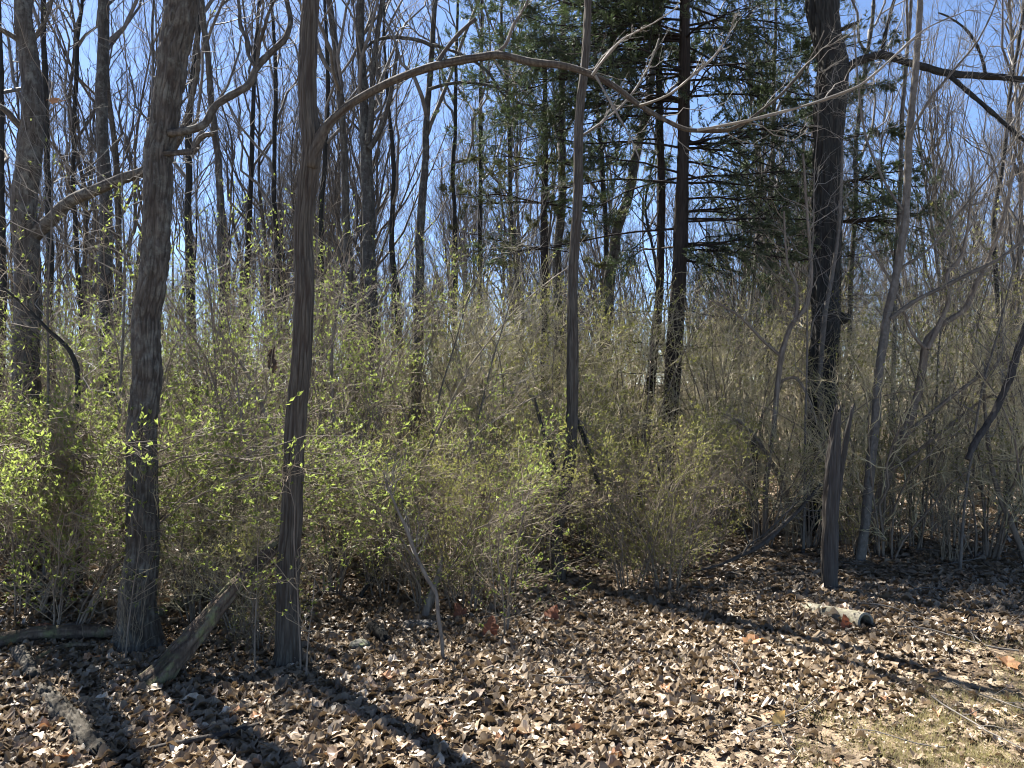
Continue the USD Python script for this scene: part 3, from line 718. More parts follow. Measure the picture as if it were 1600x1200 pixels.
# main cedar: heights of the layers follow the photograph (z = 1.6 + (600 - y) / F * D)
layers = []
for h, azs in ((2.95, (-10, 20, -60, 100)), (3.35, (0, -35, 30, 160)), (3.75, (5, 175, 140, -30)), (3.75, (-150, 60)), (4.15, (10, -25, 45, 190)), (4.55, (170, 150, 205, 0, -90)),
               (4.95, (178, 155, 20, -20, 225)), (5.3, (172, 190, 145, 10, 50, -60)), (5.65, (165, 185, 205, 0, 30, -40)), (6.0, (175, 150, 195, 220, 15, 60)), (6.4, (160, 200, 180, -20, 100, 20)),
               (5.2, (165, 195, 180)), (5.7, (175, 195, 155)), (6.2, (185, 165, 20)), (6.9, (170, 195, 0, 60, -60)), (7.4, (180, 90, 20, -90)), (8.0, (0, 120, 240)), (8.6, (60, 180, 300))):
    for az in azs:
        L = rc.uniform(1.35, 2.2) if h < 7 else rc.uniform(.6, 1.2)
        layers.append((1.6 + (h - 1.6) * 9.7 / 8.2 + rc.uniform(-.12, .12), az + rc.uniform(-12, 12), L * 1.17, rc.uniform(.0, .22)))
for h, az, L in [(5.0, 178, 2.3), (5.05, 168, 2.1), (5.1, 190, 2.2), (5.15, 184, 1.7), (5.5, 176, 2.5), (5.55, 190, 2.3), (5.8, 165, 2.5), (5.9, 183, 2.7), (6.0, 196, 2.4), (6.15, 172, 2.7), (6.3, 187, 2.6), (6.45, 178, 2.4),
                 (6.7, 168, 2.5), (6.9, 186, 2.4), (4.6, 6, 2.1), (4.5, -22, 1.9), (4.4, 24, 1.7), (3.9, -6, 2.0), (3.75, 20, 1.7), (3.35, 4, 1.9), (3.3, -26, 1.6), (5.4, 5, 1.7), (6.1, -8, 1.7)]:
    layers.append((h, az + rc.uniform(-5, 5), L, rc.uniform(.05, .18)))
low = [(rc.uniform(.9, 2.9), rc.uniform(0, 360), rc.uniform(.6, 1.5), rc.uniform(-.15, .15)) for _ in range(34)]
cedar('cedar_tree', 'dark evergreen cedar with layered feathery boughs and bare dead lower branches', [(1036, 800, 27), (1048, 640, 27), (1055, 520, 26), (1061, 420, 25), (1066, 300, 22), (1069, 150, 19), (1070, 0, 16)], 9.7, 11, layers, 3, low)
lay2 = [(rc.uniform(4.6, 7.8), a, rc.uniform(.7, 1.4), rc.uniform(0, .3)) for a in rc.uniform(0, 360, 20)]
cedar('cedar_tree', 'thin dark cedar stem close to the left of the bigger cedar trunk', [(1000, 760, 16), (1008, 690, 16), (1020, 560, 15), (1032, 420, 14), (1033, 300, 13), (1030, 150, 11), (1028, 0, 9)], 10.2, 8.5, lay2, 4,
      [(rc.uniform(1.2, 3), rc.uniform(0, 360), rc.uniform(.4, 1.0), 0) for _ in range(12)])
lay3 = [(h, a + rc.uniform(-20, 20), rc.uniform(1.0, 1.7), rc.uniform(0, .2)) for h in (3.6, 4.3, 4.9) for a in (170, 200, 140, 20, -40)] + [(rc.uniform(4, 7), a, rc.uniform(.6, 1.2), .1) for a in rc.uniform(0, 360, 12)]
cedar('cedar_tree', 'sparse yellowish cedar with drooping boughs behind the slim central trunk', [(850, 640, 14), (852, 500, 13), (850, 350, 12), (852, 200, 9), (850, 60, 6)], 11.5, 7.0, lay3, 6,
      [(rc.uniform(1.5, 3), rc.uniform(0, 360), rc.uniform(.4, 1.2), 0) for _ in range(10)], .5, green='cedar_olive')
lay4 = [(h, a + rc.uniform(-18, 18), rc.uniform(1.1, 1.9), rc.uniform(.1, .3)) for h in (3.6, 4.1) for a in (0, 20, -25, 40)] + [(h, a, rc.uniform(.6, 1.2), .1) for h in (4.6, 5.1, 5.7) for a in (90, 200, 300)]
cedar('cedar_tree', 'small cedar whose dark bough sweeps out right behind the broad dark trunk', [(1300, 720, 12), (1306, 560, 12), (1310, 400, 11), (1312, 250, 8)], 9.6, 6.2, lay4, 8,
      [(rc.uniform(1.5, 3), rc.uniform(0, 360), rc.uniform(.4, 1.0), 0) for _ in range(8)], .75)

# ------------------------------------------------------------------ background woods: a few bare trees, copied
def bare_tree(name, label, seed, H, r, steep, n1, loc, sc, rz, group, bm='dark_bark', start=.3, fork=False, tm='far_twig', L1=.3, n2=6, n3=4, n4=3):
    rng = np.random.default_rng(seed)
    t = thing(name, label, 'tree', loc, rz, sc, group)
    def stem(h, x=0, lean=0, rr=r):
        z = np.linspace(-.15, h, 8); k = np.clip(z / h, 0, 1)
        w = np.cumsum(rng.normal(0, .012 * h, (8, 2)), 0) * (k[:, None] > .05)
        return np.stack([x + w[:, 0] + lean * k * h, w[:, 1], z, rr * (1 - .82 * k)], -1)
    cs = [curve(stem(H), .25)]
    if fork:
        a = rng.uniform(0, 6.28)
        b = stem(H * .9, lean=.12, rr=r * .8); cs.append(curve(b, .25))
        if rng.uniform() < .6:
            b = stem(H * .8, lean=-.14, rr=r * .7); cs.append(curve(b, .25))
    for c in cs:
        obj('trunk', rough_tube(c, 9, .006, 20, 2, seed, .25), bm, t, smooth=True)
    P = np.concatenate([limb_array(c, 14)[0] for c in cs]); R = np.concatenate([limb_array(c, 14)[1] for c in cs])
    A, Ra = grow(P, R, n1, start, 1, steep, L1, 7, .03, .35, .1, rng, shrink=.55)
    B, Rb = grow(A, Ra, n2, .2, 1, (.35, .8), .5, 5, .012, .25, .1, rng)
    C, Rc = grow(B, Rb, n3, .2, 1, (.35, .8), .55, 4, .006, .2, .1, rng, taper=.45)
    mb = MB(); mb.add(*tubes(A, Ra, 5)); mb.add(*tubes(B, Rb, 3)); mb.add(*tubes(C, Rc, 3))
    if n4:
        D_, Rd = grow(C, Rc, n4, .2, 1, (.4, .9), .6, 3, .0035, .15, .1, rng, taper=.6); mb.add(*tubes(D_, Rd, 3))
    obj('crown', mb.get(), tm, t, smooth=True)
    return t


rb = np.random.default_rng(99)
KINDS = [dict(H=15, r=.085, steep=(.35, .7), n1=16, start=.35, n4=2), dict(H=17, r=.1, steep=(.4, .9), n1=18, start=.4, fork=True, n4=2), dict(H=11, r=.06, steep=(.25, .6), n1=22, start=.2, L1=.34),
         dict(H=9, r=.05, steep=(.25, .55), n1=22, start=.12, L1=.38, tm='far_twig', bm='smooth_bark'), dict(H=13, r=.08, steep=(.3, .7), n1=18, start=.25, fork=True, bm='oak_bark'),
         dict(H=7.5, r=.04, steep=(.3, .7), n1=24, start=.08, L1=.45, fork=True, tm='far_twig', bm='stem_brown')]
ZONES = ['behind the left half of the thicket', 'behind the central sky gap', 'behind the right half of the thicket']
TREE_KINDS = ['tall straight', 'tall forked', 'slim straight', 'thin pole-like', 'dark forked', 'small many-stemmed']
protos = {}


def zone_of(x, y):
    px = CX + x / y * F
    return 0 if px < 560 else (1 if px < 860 else 2)


def plant_tree(x, y, k, sc):
    row = 'near' if y < 24 else ('farther' if y < 42 else 'farthest')
    lab = f'{TREE_KINDS[k]} bare tree in the {row} woods {ZONES[zone_of(x, y)]}'
    grp = lab.replace('bare tree', 'bare trees')
    loc = (x, y, float(gz(np.array([x]), np.array([y]))[0]) - .02)
    rz = rb.uniform(0, 360)
    if k not in protos:
        protos[k] = bare_tree('bare_tree', lab, 300 + k, loc=loc, sc=sc, rz=rz, group=grp, **KINDS[k])
    else:
        copy_of(protos[k], lab, loc, rz, sc, grp)


placed = []
def spot(y0, y1, gap, side=1.5):
    for _ in range(60):
        y = math.sqrt(rb.uniform(y0 ** 2, y1 ** 2)); x = rb.uniform(-.7 * y - side, .7 * y + side)
        if all((x - a) ** 2 + (y - b) ** 2 > gap ** 2 for a, b in placed):
            placed.append((x, y)); return x, y
    return x, y


for i in range(34):
    x, y = spot(13, 24, 1.1)
    z = zone_of(x, y)
    plant_tree(x, y, int(rb.choice([2, 3, 4, 5, 0] if z < 2 else [3, 5, 5, 2, 4])), rb.uniform(.75, 1.1))
for i in range(66):
    x, y = spot(24, 42, 1.3)
    plant_tree(x, y, int(rb.choice([0, 1, 2, 4, 0, 2, 3] if zone_of(x, y) < 2 else [2, 3, 5, 4, 3])), rb.uniform(.8, 1.15))
for i in range(80):
    x, y = spot(42, 75, 1.6)
    plant_tree(x, y, int(rb.choice([0, 1, 2, 4, 1] if zone_of(x, y) < 2 else [2, 4, 3, 0])), rb.uniform(.85, 1.2))
# farther woods, one mass
pi = UsdGeom.PointInstancer.Define(stage, '/World/distant_woods')
tag(pi, 'grey mass of bare trees closing off the view far behind', 'woods', kind='stuff')
rr_ = np.random.default_rng(4)
protoscope = []
for k in (0, 1, 2):
    x = UsdGeom.Xform.Define(stage, f'/World/distant_woods/tree_{k}' if k else '/World/distant_woods/tree')
    rng = np.random.default_rng(400 + k)
    H = 14 + 2 * k
    z = np.linspace(-.2, H, 7); c = np.stack([np.cumsum(rng.normal(0, .1, 7)), np.cumsum(rng.normal(0, .1, 7)), z, .16 * (1 - .8 * np.clip(z / H, 0, 1))], -1)
    P, R = limb_array(c, 10)
    A, Ra = grow(P, R, 26, .25, 1, (.35, .8), .3, 5, .04, .3, .1, rng, shrink=.5)
    B, Rb = grow(A, Ra, 8, .2, 1, (.35, .8), .5, 4, .02, .2, .1, rng)
    C, Rc = grow(B, Rb, 5, .2, 1, (.35, .8), .6, 3, .012, .15, .1, rng, taper=.5)
    mb = MB(); mb.add(*tubes(P, R, 6)); mb.add(*tubes(A, Ra, 4)); mb.add(*tubes(B, Rb, 3)); mb.add(*tubes(C, Rc, 3))
    usdkit.mesh(stage, str(x.GetPath()) + '/bare_wood', mb.get(), M['twig_grey'], smooth=True)
    protoscope.append(x.GetPath())
pi.CreatePrototypesRel().SetTargets(protoscope)
N = 200
yy = np.sqrt(rr_.uniform(75 ** 2, 190 ** 2, N)); xx = rr_.uniform(-.72, .72, N) * yy
pi.CreateProtoIndicesAttr(Vt.IntArray([int(v) for v in rr_.integers(0, 3, N)]))
pi.CreatePositionsAttr(Vt.Vec3fArray.FromNumpy(np.stack([xx, yy, gz(xx, yy) - .1], -1).astype(np.float32)))
ang = rr_.uniform(0, np.pi, N)
pi.CreateOrientationsAttr(Vt.QuathArray([Gf.Quath(float(math.cos(a)), 0, 0, float(math.sin(a))) for a in ang]))
s_ = rr_.uniform(.8, 1.15, N)
pi.CreateScalesAttr(Vt.Vec3fArray.FromNumpy(np.stack([s_, s_, s_], -1).astype(np.float32)))

# ------------------------------------------------------------------ shrubs
def shrub_parts(seed, H, nstem, spread, leafy, n1=9, n2=7, lv=5, leaf=(.014, .032), r=.012, lean=None, arch=.35, wob=.14):
    rng = np.random.default_rng(seed)
    a = rng.uniform(0, 6.283, nstem); q = rng.uniform(.3, 1, nstem) * spread
    L = H * rng.uniform(.65, 1.05, nstem); s = np.linspace(0, 1, 9)
    d = np.stack([np.cos(a) * q, np.sin(a) * q], -1)
    if lean is not None:
        d = d + np.asarray(lean)
    P = np.zeros((nstem, 9, 3))
    P[:, 0, :2] = 0
    P[..., :2] = (np.stack([np.cos(a), np.sin(a)], -1) * rng.uniform(.01, .12, (nstem, 1)))[:, None] + d[:, None] * (L[:, None] * (.25 * s + .75 * s ** 1.8))[..., None]
    P[..., 2] = -.03 + L[:, None] * (s - arch * .45 * s ** 3)
    P += np.cumsum(rng.normal(0, .012, P.shape), 1) * np.minimum(1, s * 4)[:, None] * H
    R = (r * rng.uniform(.6, 1.3, nstem))[:, None] * (1 - .75 * s)
    A, Ra = grow(P, R, n1, .08, 1, (.4, 1.15), .42, 6, r * .5, .0, wob, rng, shrink=.35)
    B, Rb = grow(A, Ra, n2, .12, 1, (.4, 1.2), .5, 4, .0027, .05, wob, rng, taper=.5, lmin=.06)
    out = None
    if leafy:
        C, _ = grow(B, Rb, lv, .1, 1, (.3, 1.1), .1, 2, .002, 0, 0, rng)
        k = len(C)
        tipP, tipD = B[:, -1], B[:, -1] - B[:, -2]
        def clump(pts):
            return np.clip((meshkit.fbm(pts * 2.6 + seed, 2, seed) - .36) * 4.5, 0.05, 1.9)
        keep = rng.uniform(0, 1, len(C)) < leafy * clump(C[:, 0])
        tk = rng.uniform(0, 1, len(tipP)) < leafy * 1.5 * clump(tipP)
        tipP, tipD = np.repeat(tipP[tk], 4, 0), np.repeat(nrm(tipD[tk]), 4, 0)
        p = np.concatenate([C[keep, 0], tipP]); d = np.concatenate([nrm(C[keep, -1] - C[keep, 0]), tipD + rng.normal(0, .5, tipP.shape)])
        low = p[:, 2] > H * (.06 + .25 * rng.uniform(0, 1, len(p)) ** 2)
        p, d = p[low], d[low]
        d = nrm(d) + np.array([0, 0, .35])
        out = leaves(p, d, rng.uniform(*leaf, len(p)), rng, width=.42)
    return P, R, A, Ra, B, Rb, out


def shrub(name, label, loc, rz, sc, group, seed, leafmat_='fresh_leaf', stem_mat='stem_brown', twig_mat='twig_brown', **kw):
    t = thing(name, label, 'shrub', loc, rz, sc, group)
    P, R, A, Ra, B, Rb, lv = shrub_parts(seed, **kw)
    for i in range(len(P)):
        obj('stem', tubes(P[i:i + 1], R[i:i + 1], 6), stem_mat, t, smooth=True)
    mb = MB(); mb.add(*tubes(A, Ra, 4)); mb.add(*tubes(B, Rb, 3))
    tag(obj('twigs', mb.get(), twig_mat, t, smooth=True), kind='stuff')
    if lv is not None:
        tag(obj('foliage', lv, leafmat_, t), kind='stuff')
    return t


SHRUBS = {
    'la': ('leafy_shrub', dict(H=2.5, nstem=9, spread=.5, leafy=.5, n1=12, n2=8, lv=5, leaf=(.016, .04))),
    'lb': ('leafy_shrub', dict(H=2.2, nstem=9, spread=.75, leafy=.5, n1=12, n2=8, lv=5, arch=.8, leaf=(.016, .04))),
    'lc': ('leafy_shrub', dict(H=3.2, nstem=8, spread=.42, leafy=.4, n1=13, n2=8, lv=5, leaf=(.016, .038))),
    'lo': ('leafy_shrub', dict(H=2.4, nstem=9, spread=.4, leafy=.55, n1=12, n2=8, lv=5, arch=.8, leaf=(.017, .042), lean=(.3, -.5))),
    'lp': ('leafy_shrub', dict(H=2.3, nstem=8, spread=.35, leafy=.75, n1=12, n2=8, lv=5, arch=.9, leaf=(.017, .042), lean=(.55, -.3), r=.008)),
    'ld': ('leafy_shrub', dict(H=1.35, nstem=9, spread=.6, leafy=.95, n1=12, n2=8, lv=5, r=.006, leaf=(.013, .028), leafmat_='dull_leaf')),
    'le': ('leafy_shrub', dict(H=1.5, nstem=4, spread=.22, leafy=.8, n1=12, n2=7, lv=4, r=.007, leaf=(.014, .032))),
    'ta': ('twiggy_shrub', dict(H=2.9, nstem=9, spread=.42, leafy=.4, n1=11, n2=7, lv=4, leafmat_='dull_leaf', twig_mat='twig_tan', leaf=(.018, .04))),
    'tb': ('twiggy_shrub', dict(H=3.3, nstem=7, spread=.4, leafy=.28, n1=12, n2=7, lv=3, leafmat_='dull_leaf', twig_mat='twig_ash', leaf=(.018, .04))),
    'tc': ('twiggy_shrub', dict(H=2.4, nstem=9, spread=.75, leafy=.2, n1=10, n2=7, lv=3, arch=.8, leafmat_='dull_leaf', twig_mat='twig_tan')),
    'td': ('cane_clump', dict(H=1.5, nstem=14, spread=.12, leafy=0, n1=5, n2=3, r=.006, twig_mat='twig_brown', stem_mat='twig_brown')),
    'ma': ('thicket_shrub', dict(H=3.0, nstem=9, spread=.42, leafy=.6, n1=11, n2=7, lv=5, leafmat_='dull_leaf', leaf=(.022, .045), twig_mat='twig_tan')),
    'mb': ('thicket_shrub', dict(H=3.4, nstem=8, spread=.4, leafy=.45, n1=11, n2=7, lv=5, leafmat_='dull_leaf', leaf=(.022, .045), twig_mat='twig_ash')),
}
sproto = {}


def plant_shrub(kind, px, D, label, sc=1.0, group=None, rz=None, x=None):
    name, kw = SHRUBS[kind]
    x = (px - CX) / F * D if x is None else x
    loc = (x, D, float(gz(np.array([x]), np.array([D]))[0]))
    rz = rb.uniform(0, 360) if rz is None else rz
    if kind not in sproto:
        sproto[kind] = shrub(name, label, loc, rz, sc, group, 500 + len(sproto), **kw)
    else:
        copy_of(sproto[kind], label, loc, rz, sc, group)


NEAR_SHRUBS = [
    ('lo', 40, 6.5, 1.0, 'bright green shrub in front of the far-left big trunk'),
    ('lo', -60, 6.3, 1.0, 'bright green shrub cut by the left edge of the picture'),
    ('lo', 120, 6.2, .95, 'bright green arching shrub just left of the leaning oak foot'),
    ('lo', 215, 6.4, .95, 'leafy shrub right behind the foot of the leaning oak'),
    ('lb', 345, 5.9, .9, 'twiggy green shrub between the leaning oak and the shaggy trunk'),
    ('lc', 395, 6.3, .95, 'tall airy green shrub just left behind the shaggy trunk'),
    ('la', 310, 7.3, 1.05, 'taller green shrub behind the gap between leaning oak and shaggy trunk'),
    ('lc', 100, 7.6, 1.0, 'tall green shrub behind the lichen-spotted trunk'),
    ('la', -40, 7.4, 1.0, 'green shrub behind the one cut by the left edge'),
    ('lc', 445, 7.6, 1.0, 'tall green shrub directly behind the shaggy trunk'),
    ('lc', 530, 7.1, .95, 'tall loose green shrub just right of the shaggy trunk'),
    ('lb', 585, 6.3, .9, 'spreading green shrub right of the shaggy trunk, before the lichen-blotched trunk'),
    ('la', 665, 7.2, .9, 'green shrub below the narrowing grey trunk'),
    ('lb', 662, 5.6, .72, 'green many-stemmed shrub behind the pale flat stone'),
    ('le', 779, 5.0, 1.0, 'slim young green shrub with thin stems beside the rust-red leaf'),
    ('ld', 715, 5.9, 1.0, 'low green shrub left of the slim young one'),
    ('lb', 735, 7.0, .85, 'broad green shrub behind the slim young shrub'),
    ('la', 850, 7.4, .8, 'green shrub just left of the slim central trunk'),
    ('lc', 560, 8.4, 1.0, 'tall shrub beneath the two lichen-blotched trunks'),
    ('ma', 905, 7.8, .8, 'shrub of mixed twigs right behind the slim central trunk'),
    ('ld', 985, 6.2, .95, 'low feathery green shrub just right of the slim central trunk'),
    ('ld', 1010, 6.4, 1.05, 'low feathery green shrub before the thin cedar stem'),
    ('ld', 1075, 6.8, 1.05, 'low green shrub right of the cedar foot'),
    ('ld', 1115, 7.3, 1.0, 'low green shrub behind the fallen grey bough'),
    ('ld', 930, 7.6, 1.1, 'low green shrub behind the bend of the central trunk'),
    ('tc', 1190, 7.6, .9, 'brown twiggy shrub arching left of the broad dark trunk'),
    ('ta', 1165, 8.6, .9, 'taller brown twiggy shrub between cedar and broad dark trunk'),
    ('tb', 1245, 9.2, .9, 'grey-twigged shrub behind the curved brown stem'),
    ('tc', 1375, 7.1, 1.0, 'arching bare shrub around the foot of the pale slender tree'),
    ('ta', 1425, 7.5, .85, 'bare brown shrub behind the crooked forked stem'),
    ('tb', 1485, 7.7, .85, 'grey bare shrub between the forked stem and the hanging branch'),
    ('tc', 1545, 7.1, 1.05, 'sprawling bare shrub under the hanging branch'),
    ('tb', 1610, 7.2, .95, 'bare shrub cut by the right edge of the picture'),
    ('ta', 1640, 6.6, .9, 'bare brown shrub just beyond the right edge'),
    ('ta', 1390, 9.2, 1.0, 'bare shrub farther back behind the pale slender tree'),
    ('td', 1488, 6.9, .75, 'clump of thin upright brown canes right of the crooked forked stem'),
    ('td', 1395, 7.4, .7, 'clump of thin upright canes between the pale tree and the forked stem'),
    ('td', 1240, 7.5, .7, 'clump of thin canes left of the broken snag'),
    ('tb', 720, 9.2, .85, 'brown twiggy shrub in the centre behind the green ones'),
    ('ta', 790, 8.7, .95, 'brown twiggy shrub left of the central trunk and farther back'),
    ('tb', 860, 9.8, .95, 'tall grey-brown shrub farther back left of the central trunk'),
    ('ta', 960, 9.4, .95, 'brown twiggy shrub behind and right of the central trunk'),
    ('tb', 1100, 10, .9, 'grey twiggy shrub behind the cedar trunks'),
    ('tc', 20, 7.0, .9, 'brown bare-stemmed shrub under the bright green leaves far left'),
    ('tc', 300, 5.2, .6, 'bare brown brush tangled behind the leaning log'),
    ('tc', 520, 6.0, .7, 'bare brown brush just right of the shaggy trunk foot'),
    ('td', 204, 4.62, .38, 'thin bare shoots standing right before the leaning oak foot'),
    ('tc', 372, 5.0, .5, 'small tangle of brown twigs before the shaggy trunk, left side'),
    ('ld', 405, 4.75, .6, 'small fresh green shrub at the left foot of the shaggy trunk'),
    ('lp', 55, 5.3, 1.0, 'bright green shrub whose shoots arch across the leaning oak from the left'),
    ('lp', 112, 4.95, .92, 'fresh green shrub whose shoots cross close before the leaning oak'),
    ('lp', 265, 5.6, .8, 'fresh green shrub with shoots arching toward the shaggy trunk'),
    ('tc', 330, 5.7, .8, 'bare brown tangle between the leaning oak and the leaning log top'),
    ('ld', 722, 5.6, .85, 'low bright green shrub right beside the slim young shrub, left of it'),
    ('ld', 796, 6.1, .85, 'low bright green shrub between the slim young shrub and the central trunk'),
    ('ld', 600, 5.9, .9, 'low green shrub right of the dark slanting stick'),
    ('ld', 1045, 6.1, .9, 'low green shrub foremost below the cedar'),
    ('tc', 1262, 7.5, .8, 'bare brush close before the broad dark trunk, left of the broken snag'),
    ('ld', 1336, 7.2, .8, 'low sparse shrub just right of the broken snag'),
    ('ta', 1312, 7.7, .7, 'twiggy shrub between the broken snag and the broad dark trunk'),
    ('tc', 120, 6.9, .8, 'bare brown brush behind the bright green arching shrub'),
    ('tc', 400, 6.9, .8, 'bare brown brush low behind the shaggy trunk'),
    ('ld', 590, 7.4, .9, 'low green shrub behind the dark slanting stick'),
    ('tc', 640, 7.9, .7, 'low bare brush behind the dark slanting stick'),
    ('lb', 330, 6.7, 1.0, 'sprawling green shrub behind the leaning log top'),
    ('lc', 200, 7.0, 1.0, 'tall airy green shrub right of the lichen-spotted trunk'),
    ('lc', 30, 8.4, 1.05, 'tall airy green shrub behind the far-left big trunk'),
    ('lc', 370, 8.6, 1.1, 'tall airy green shrub farther back left of the shaggy trunk'),
    ('lc', 620, 8.8, .95, 'tall airy green shrub farther back by the narrowing grey trunk'),
    ('tc', 820, 8.0, .7, 'low bare brush left of the bend of the central trunk'),
    ('tc', 1040, 8.0, .75, 'low bare brush round the cedar foot'),
    ('ld', 1330, 8.2, .9, 'low greenish shrub right behind the broken snag'),
    ('tc', 1460, 8.4, .8, 'low bare brush behind the upright canes'),
    ('tb', 700, 9.6, 1.1, 'tall grey-brown twiggy shrub right behind the long pale shoots'),
    ('tb', 760, 10.4, 1.15, 'tall twiggy shrub at the top of the central brown mound, left side'),
    ('ma', 830, 9.0, 1.0, 'olive twiggy shrub in the middle of the central brown mound'),
    ('ma', 930, 10.0, 1.15, 'tall olive twiggy shrub between the central trunk and the thin cedar stem'),
    ('tb', 985, 9.0, 1.0, 'tall grey twiggy shrub just left of the thin cedar stem'),
    ('ta', 1120, 9.0, 1.0, 'tan twiggy shrub just right behind the cedar trunk'),
    ('ta', 1300, 10.2, 1.0, 'brown bare shrub behind the broad dark trunk'),
]
for kind, px, D, sc, lab in NEAR_SHRUBS:
    plant_shrub(kind, px, D, lab, sc, rz=(rb.uniform(-20, 20) if kind in ('lo', 'lp') else None))
SZ = ['behind the left trunks', 'behind the centre', 'behind the right trunks']
SHRUB_WORDS = {'lc': 'tall sparse green shrub', 'ma': 'olive mixed-twig shrub', 'mb': 'tall olive-grey shrub', 'ta': 'tan twiggy shrub', 'tb': 'tall grey twiggy shrub'}
sp = []
for y0, y1, n in ((8.8, 13, 44), (13, 20, 52), (20, 34, 56)):
    for i in range(n):
        for _ in range(40):
            y = math.sqrt(rb.uniform(y0 ** 2, y1 ** 2)); x = rb.uniform(-.7 * y - 1, .7 * y + 1)
            if all((x - a) ** 2 + (y - b) ** 2 > (.07 * y + .15) ** 2 for a, b in sp):
                break
        sp.append((x, y)); px = CX + x / y * F
        z = 0 if px < 620 else (1 if px < 1060 else 2)
        kind = rb.choice([['lc', 'ma', 'ma', 'lc'], ['ma', 'mb', 'ta', 'tb'], ['mb', 'ta', 'tb', 'tb', 'ma']][z])
        row = 'front' if y0 < 10 else ('middle' if y0 < 15 else 'back')
        lab = f'{SHRUB_WORDS[kind]} in the {row} of the thicket mass {SZ[z]}'
        plant_shrub(kind, px, y, lab, rb.uniform(.8, 1.15) * (1.0 if y < 20 else 1.15), lab.replace('shrub in', 'shrubs in'), x=x)

for i, (px, D, k, s, lab) in enumerate(((1500, 12.5, 3, .8, 'bare small tree with rising twigs behind the forked stem'), (1590, 12, 3, 1.0, 'thin bare small tree at the right edge'),
                              (1150, 12.5, 3, .85, 'thin bare small tree between the cedar and the broad dark trunk'))):
    x = (px - CX) / F * D
    copy_of(protos[k], lab, (x, D, float(gz(np.array([x]), np.array([D]))[0])), 70 * i, s)

# saplings with thin pale shoots, near
def sapling(label, px, D, H, seed, lean=(0, 0), r=.014, twig='twig_pale', stem='smooth_bark', n1=20, L1=.3, n2=6, n3=3, tmin=.25, leafy=0.0, group=None):
    rng = np.random.default_rng(seed)
    x = (px - CX) / F * D; org = np.array([x, D, float(gz(np.array([x]), np.array([D]))[0])])
    t = thing('sapling', label, 'sapling', org, group=group)
    k = np.linspace(0, 1, 9)
    c = np.stack([lean[0] * k ** 1.5 * H, lean[1] * k ** 1.5 * H, -.03 + k * H, r * (1 - .85 * k)], -1)
    c[:, :2] += np.cumsum(rng.normal(0, .01 * H, (9, 2)), 0) * k[:, None]
    c = curve(c, .05)
    obj('stem', rough_tube(c, 10, .0015, 50, 8, seed, .1), stem, t, smooth=True)
    mb, (A, B, C) = twigs_on([c], rng, n1=n1, L1=L1, n2=n2, n3=n3, r1=.0045, up=.05, ang=(.6, 1.25), tmin=tmin, shrink=.5)
    tag(obj('twigs', mb.get(), twig, t, smooth=True), kind='stuff')
    if leafy:
        tp = np.concatenate([C[:, -1], B[:, -1]]); td = np.concatenate([C[:, -1] - C[:, -2], B[:, -1] - B[:, -2]])
        kk = rng.uniform(0, 1, len(tp)) < leafy
        p = np.repeat(tp[kk], 3, 0); d = nrm(np.repeat(td[kk], 3, 0)) + rng.normal(0, .4, (len(p), 3)) + [0, 0, .2]
        tag(obj('foliage', leaves(p, d, rng.uniform(.012, .026, len(p)), rng, width=.42), 'fresh_leaf', t), kind='stuff')
    return t


sapling('thin pale sapling with level shoots before the far-left big trunk', 70, 6.2, 4.6, 71, (.03, -.02), n1=16, L1=.36, n2=4)
sapling('thin sapling with long level twigs crossing before the leaning oak', 190, 6.0, 5.0, 72, (.04, -.02), n1=16, L1=.36, n2=4, leafy=.05)
sapling('thin sapling between the leaning oak and the shaggy trunk', 345, 6.4, 4.6, 73, (-.02, 0), n1=16, L1=.34, n2=4, leafy=.12)
sapling('thin pale sapling before the broad dark trunk with light shoots', 1255, 7.3, 4.8, 74, (.02, -.02), n1=26, L1=.3)
sapling('thin pale sapling bending right at the right edge', 1500, 6.6, 4.2, 75, (.18, -.05), n1=24, L1=.34)
sapling('thin twiggy sapling reaching up right of the pale slender tree', 1455, 8.0, 5.5, 76, (.05, 0), n1=28, L1=.34)
sapling('thin twiggy sapling behind the hanging branch', 1560, 8.6, 5.5, 79, (.02, 0), n1=28, L1=.34, twig='twig_brown')
sapling('thin leaning sapling with bare twigs left of the central trunk', 715, 7.6, 3.6, 81, (.22, 0), n1=20, L1=.35, twig='twig_pale')
sapling('second thin leaning sapling, farther from the central trunk', 650, 8.2, 4.0, 82, (.26, .05), n1=20, L1=.3, twig='twig_pale')
sapling('thin green-tipped sapling just left of the shaggy trunk', 415, 5.6, 2.6, 83, (-.12, 0), n1=18, L1=.4, leafy=.5, stem='stem_brown', twig='twig_brown')
sapling('small green-tipped shoot at the foot of the shaggy trunk', 398, 4.35, .95, 84, (.1, 0), r=.006, n1=10, L1=.4, n2=3, n3=2, leafy=.8, tmin=.3, stem='stem_brown', twig='twig_brown')
sapling('small green-tipped shoot beside the foot of the leaning oak', 196, 4.5, .9, 85, (.15, .0), r=.005, n1=9, L1=.5, n2=3, n3=2, leafy=.7, tmin=.25, stem='stem_brown', twig='twig_brown')
sapling('small fresh-leaved shoot at the right foot of the shaggy trunk', 478, 4.2, .85, 87, (.08, 0), r=.005, n1=9, L1=.45, n2=3, n3=2, leafy=.8, tmin=.3, stem='stem_brown', twig='twig_brown')
sapling('thin shoot leaning before the shaggy trunk with fresh leaves', 470, 4.3, 1.25, 86, (-.05, .02), r=.006, n1=12, L1=.4, n2=4, n3=2, leafy=.6, tmin=.3, stem='stem_brown', twig='twig_brown')

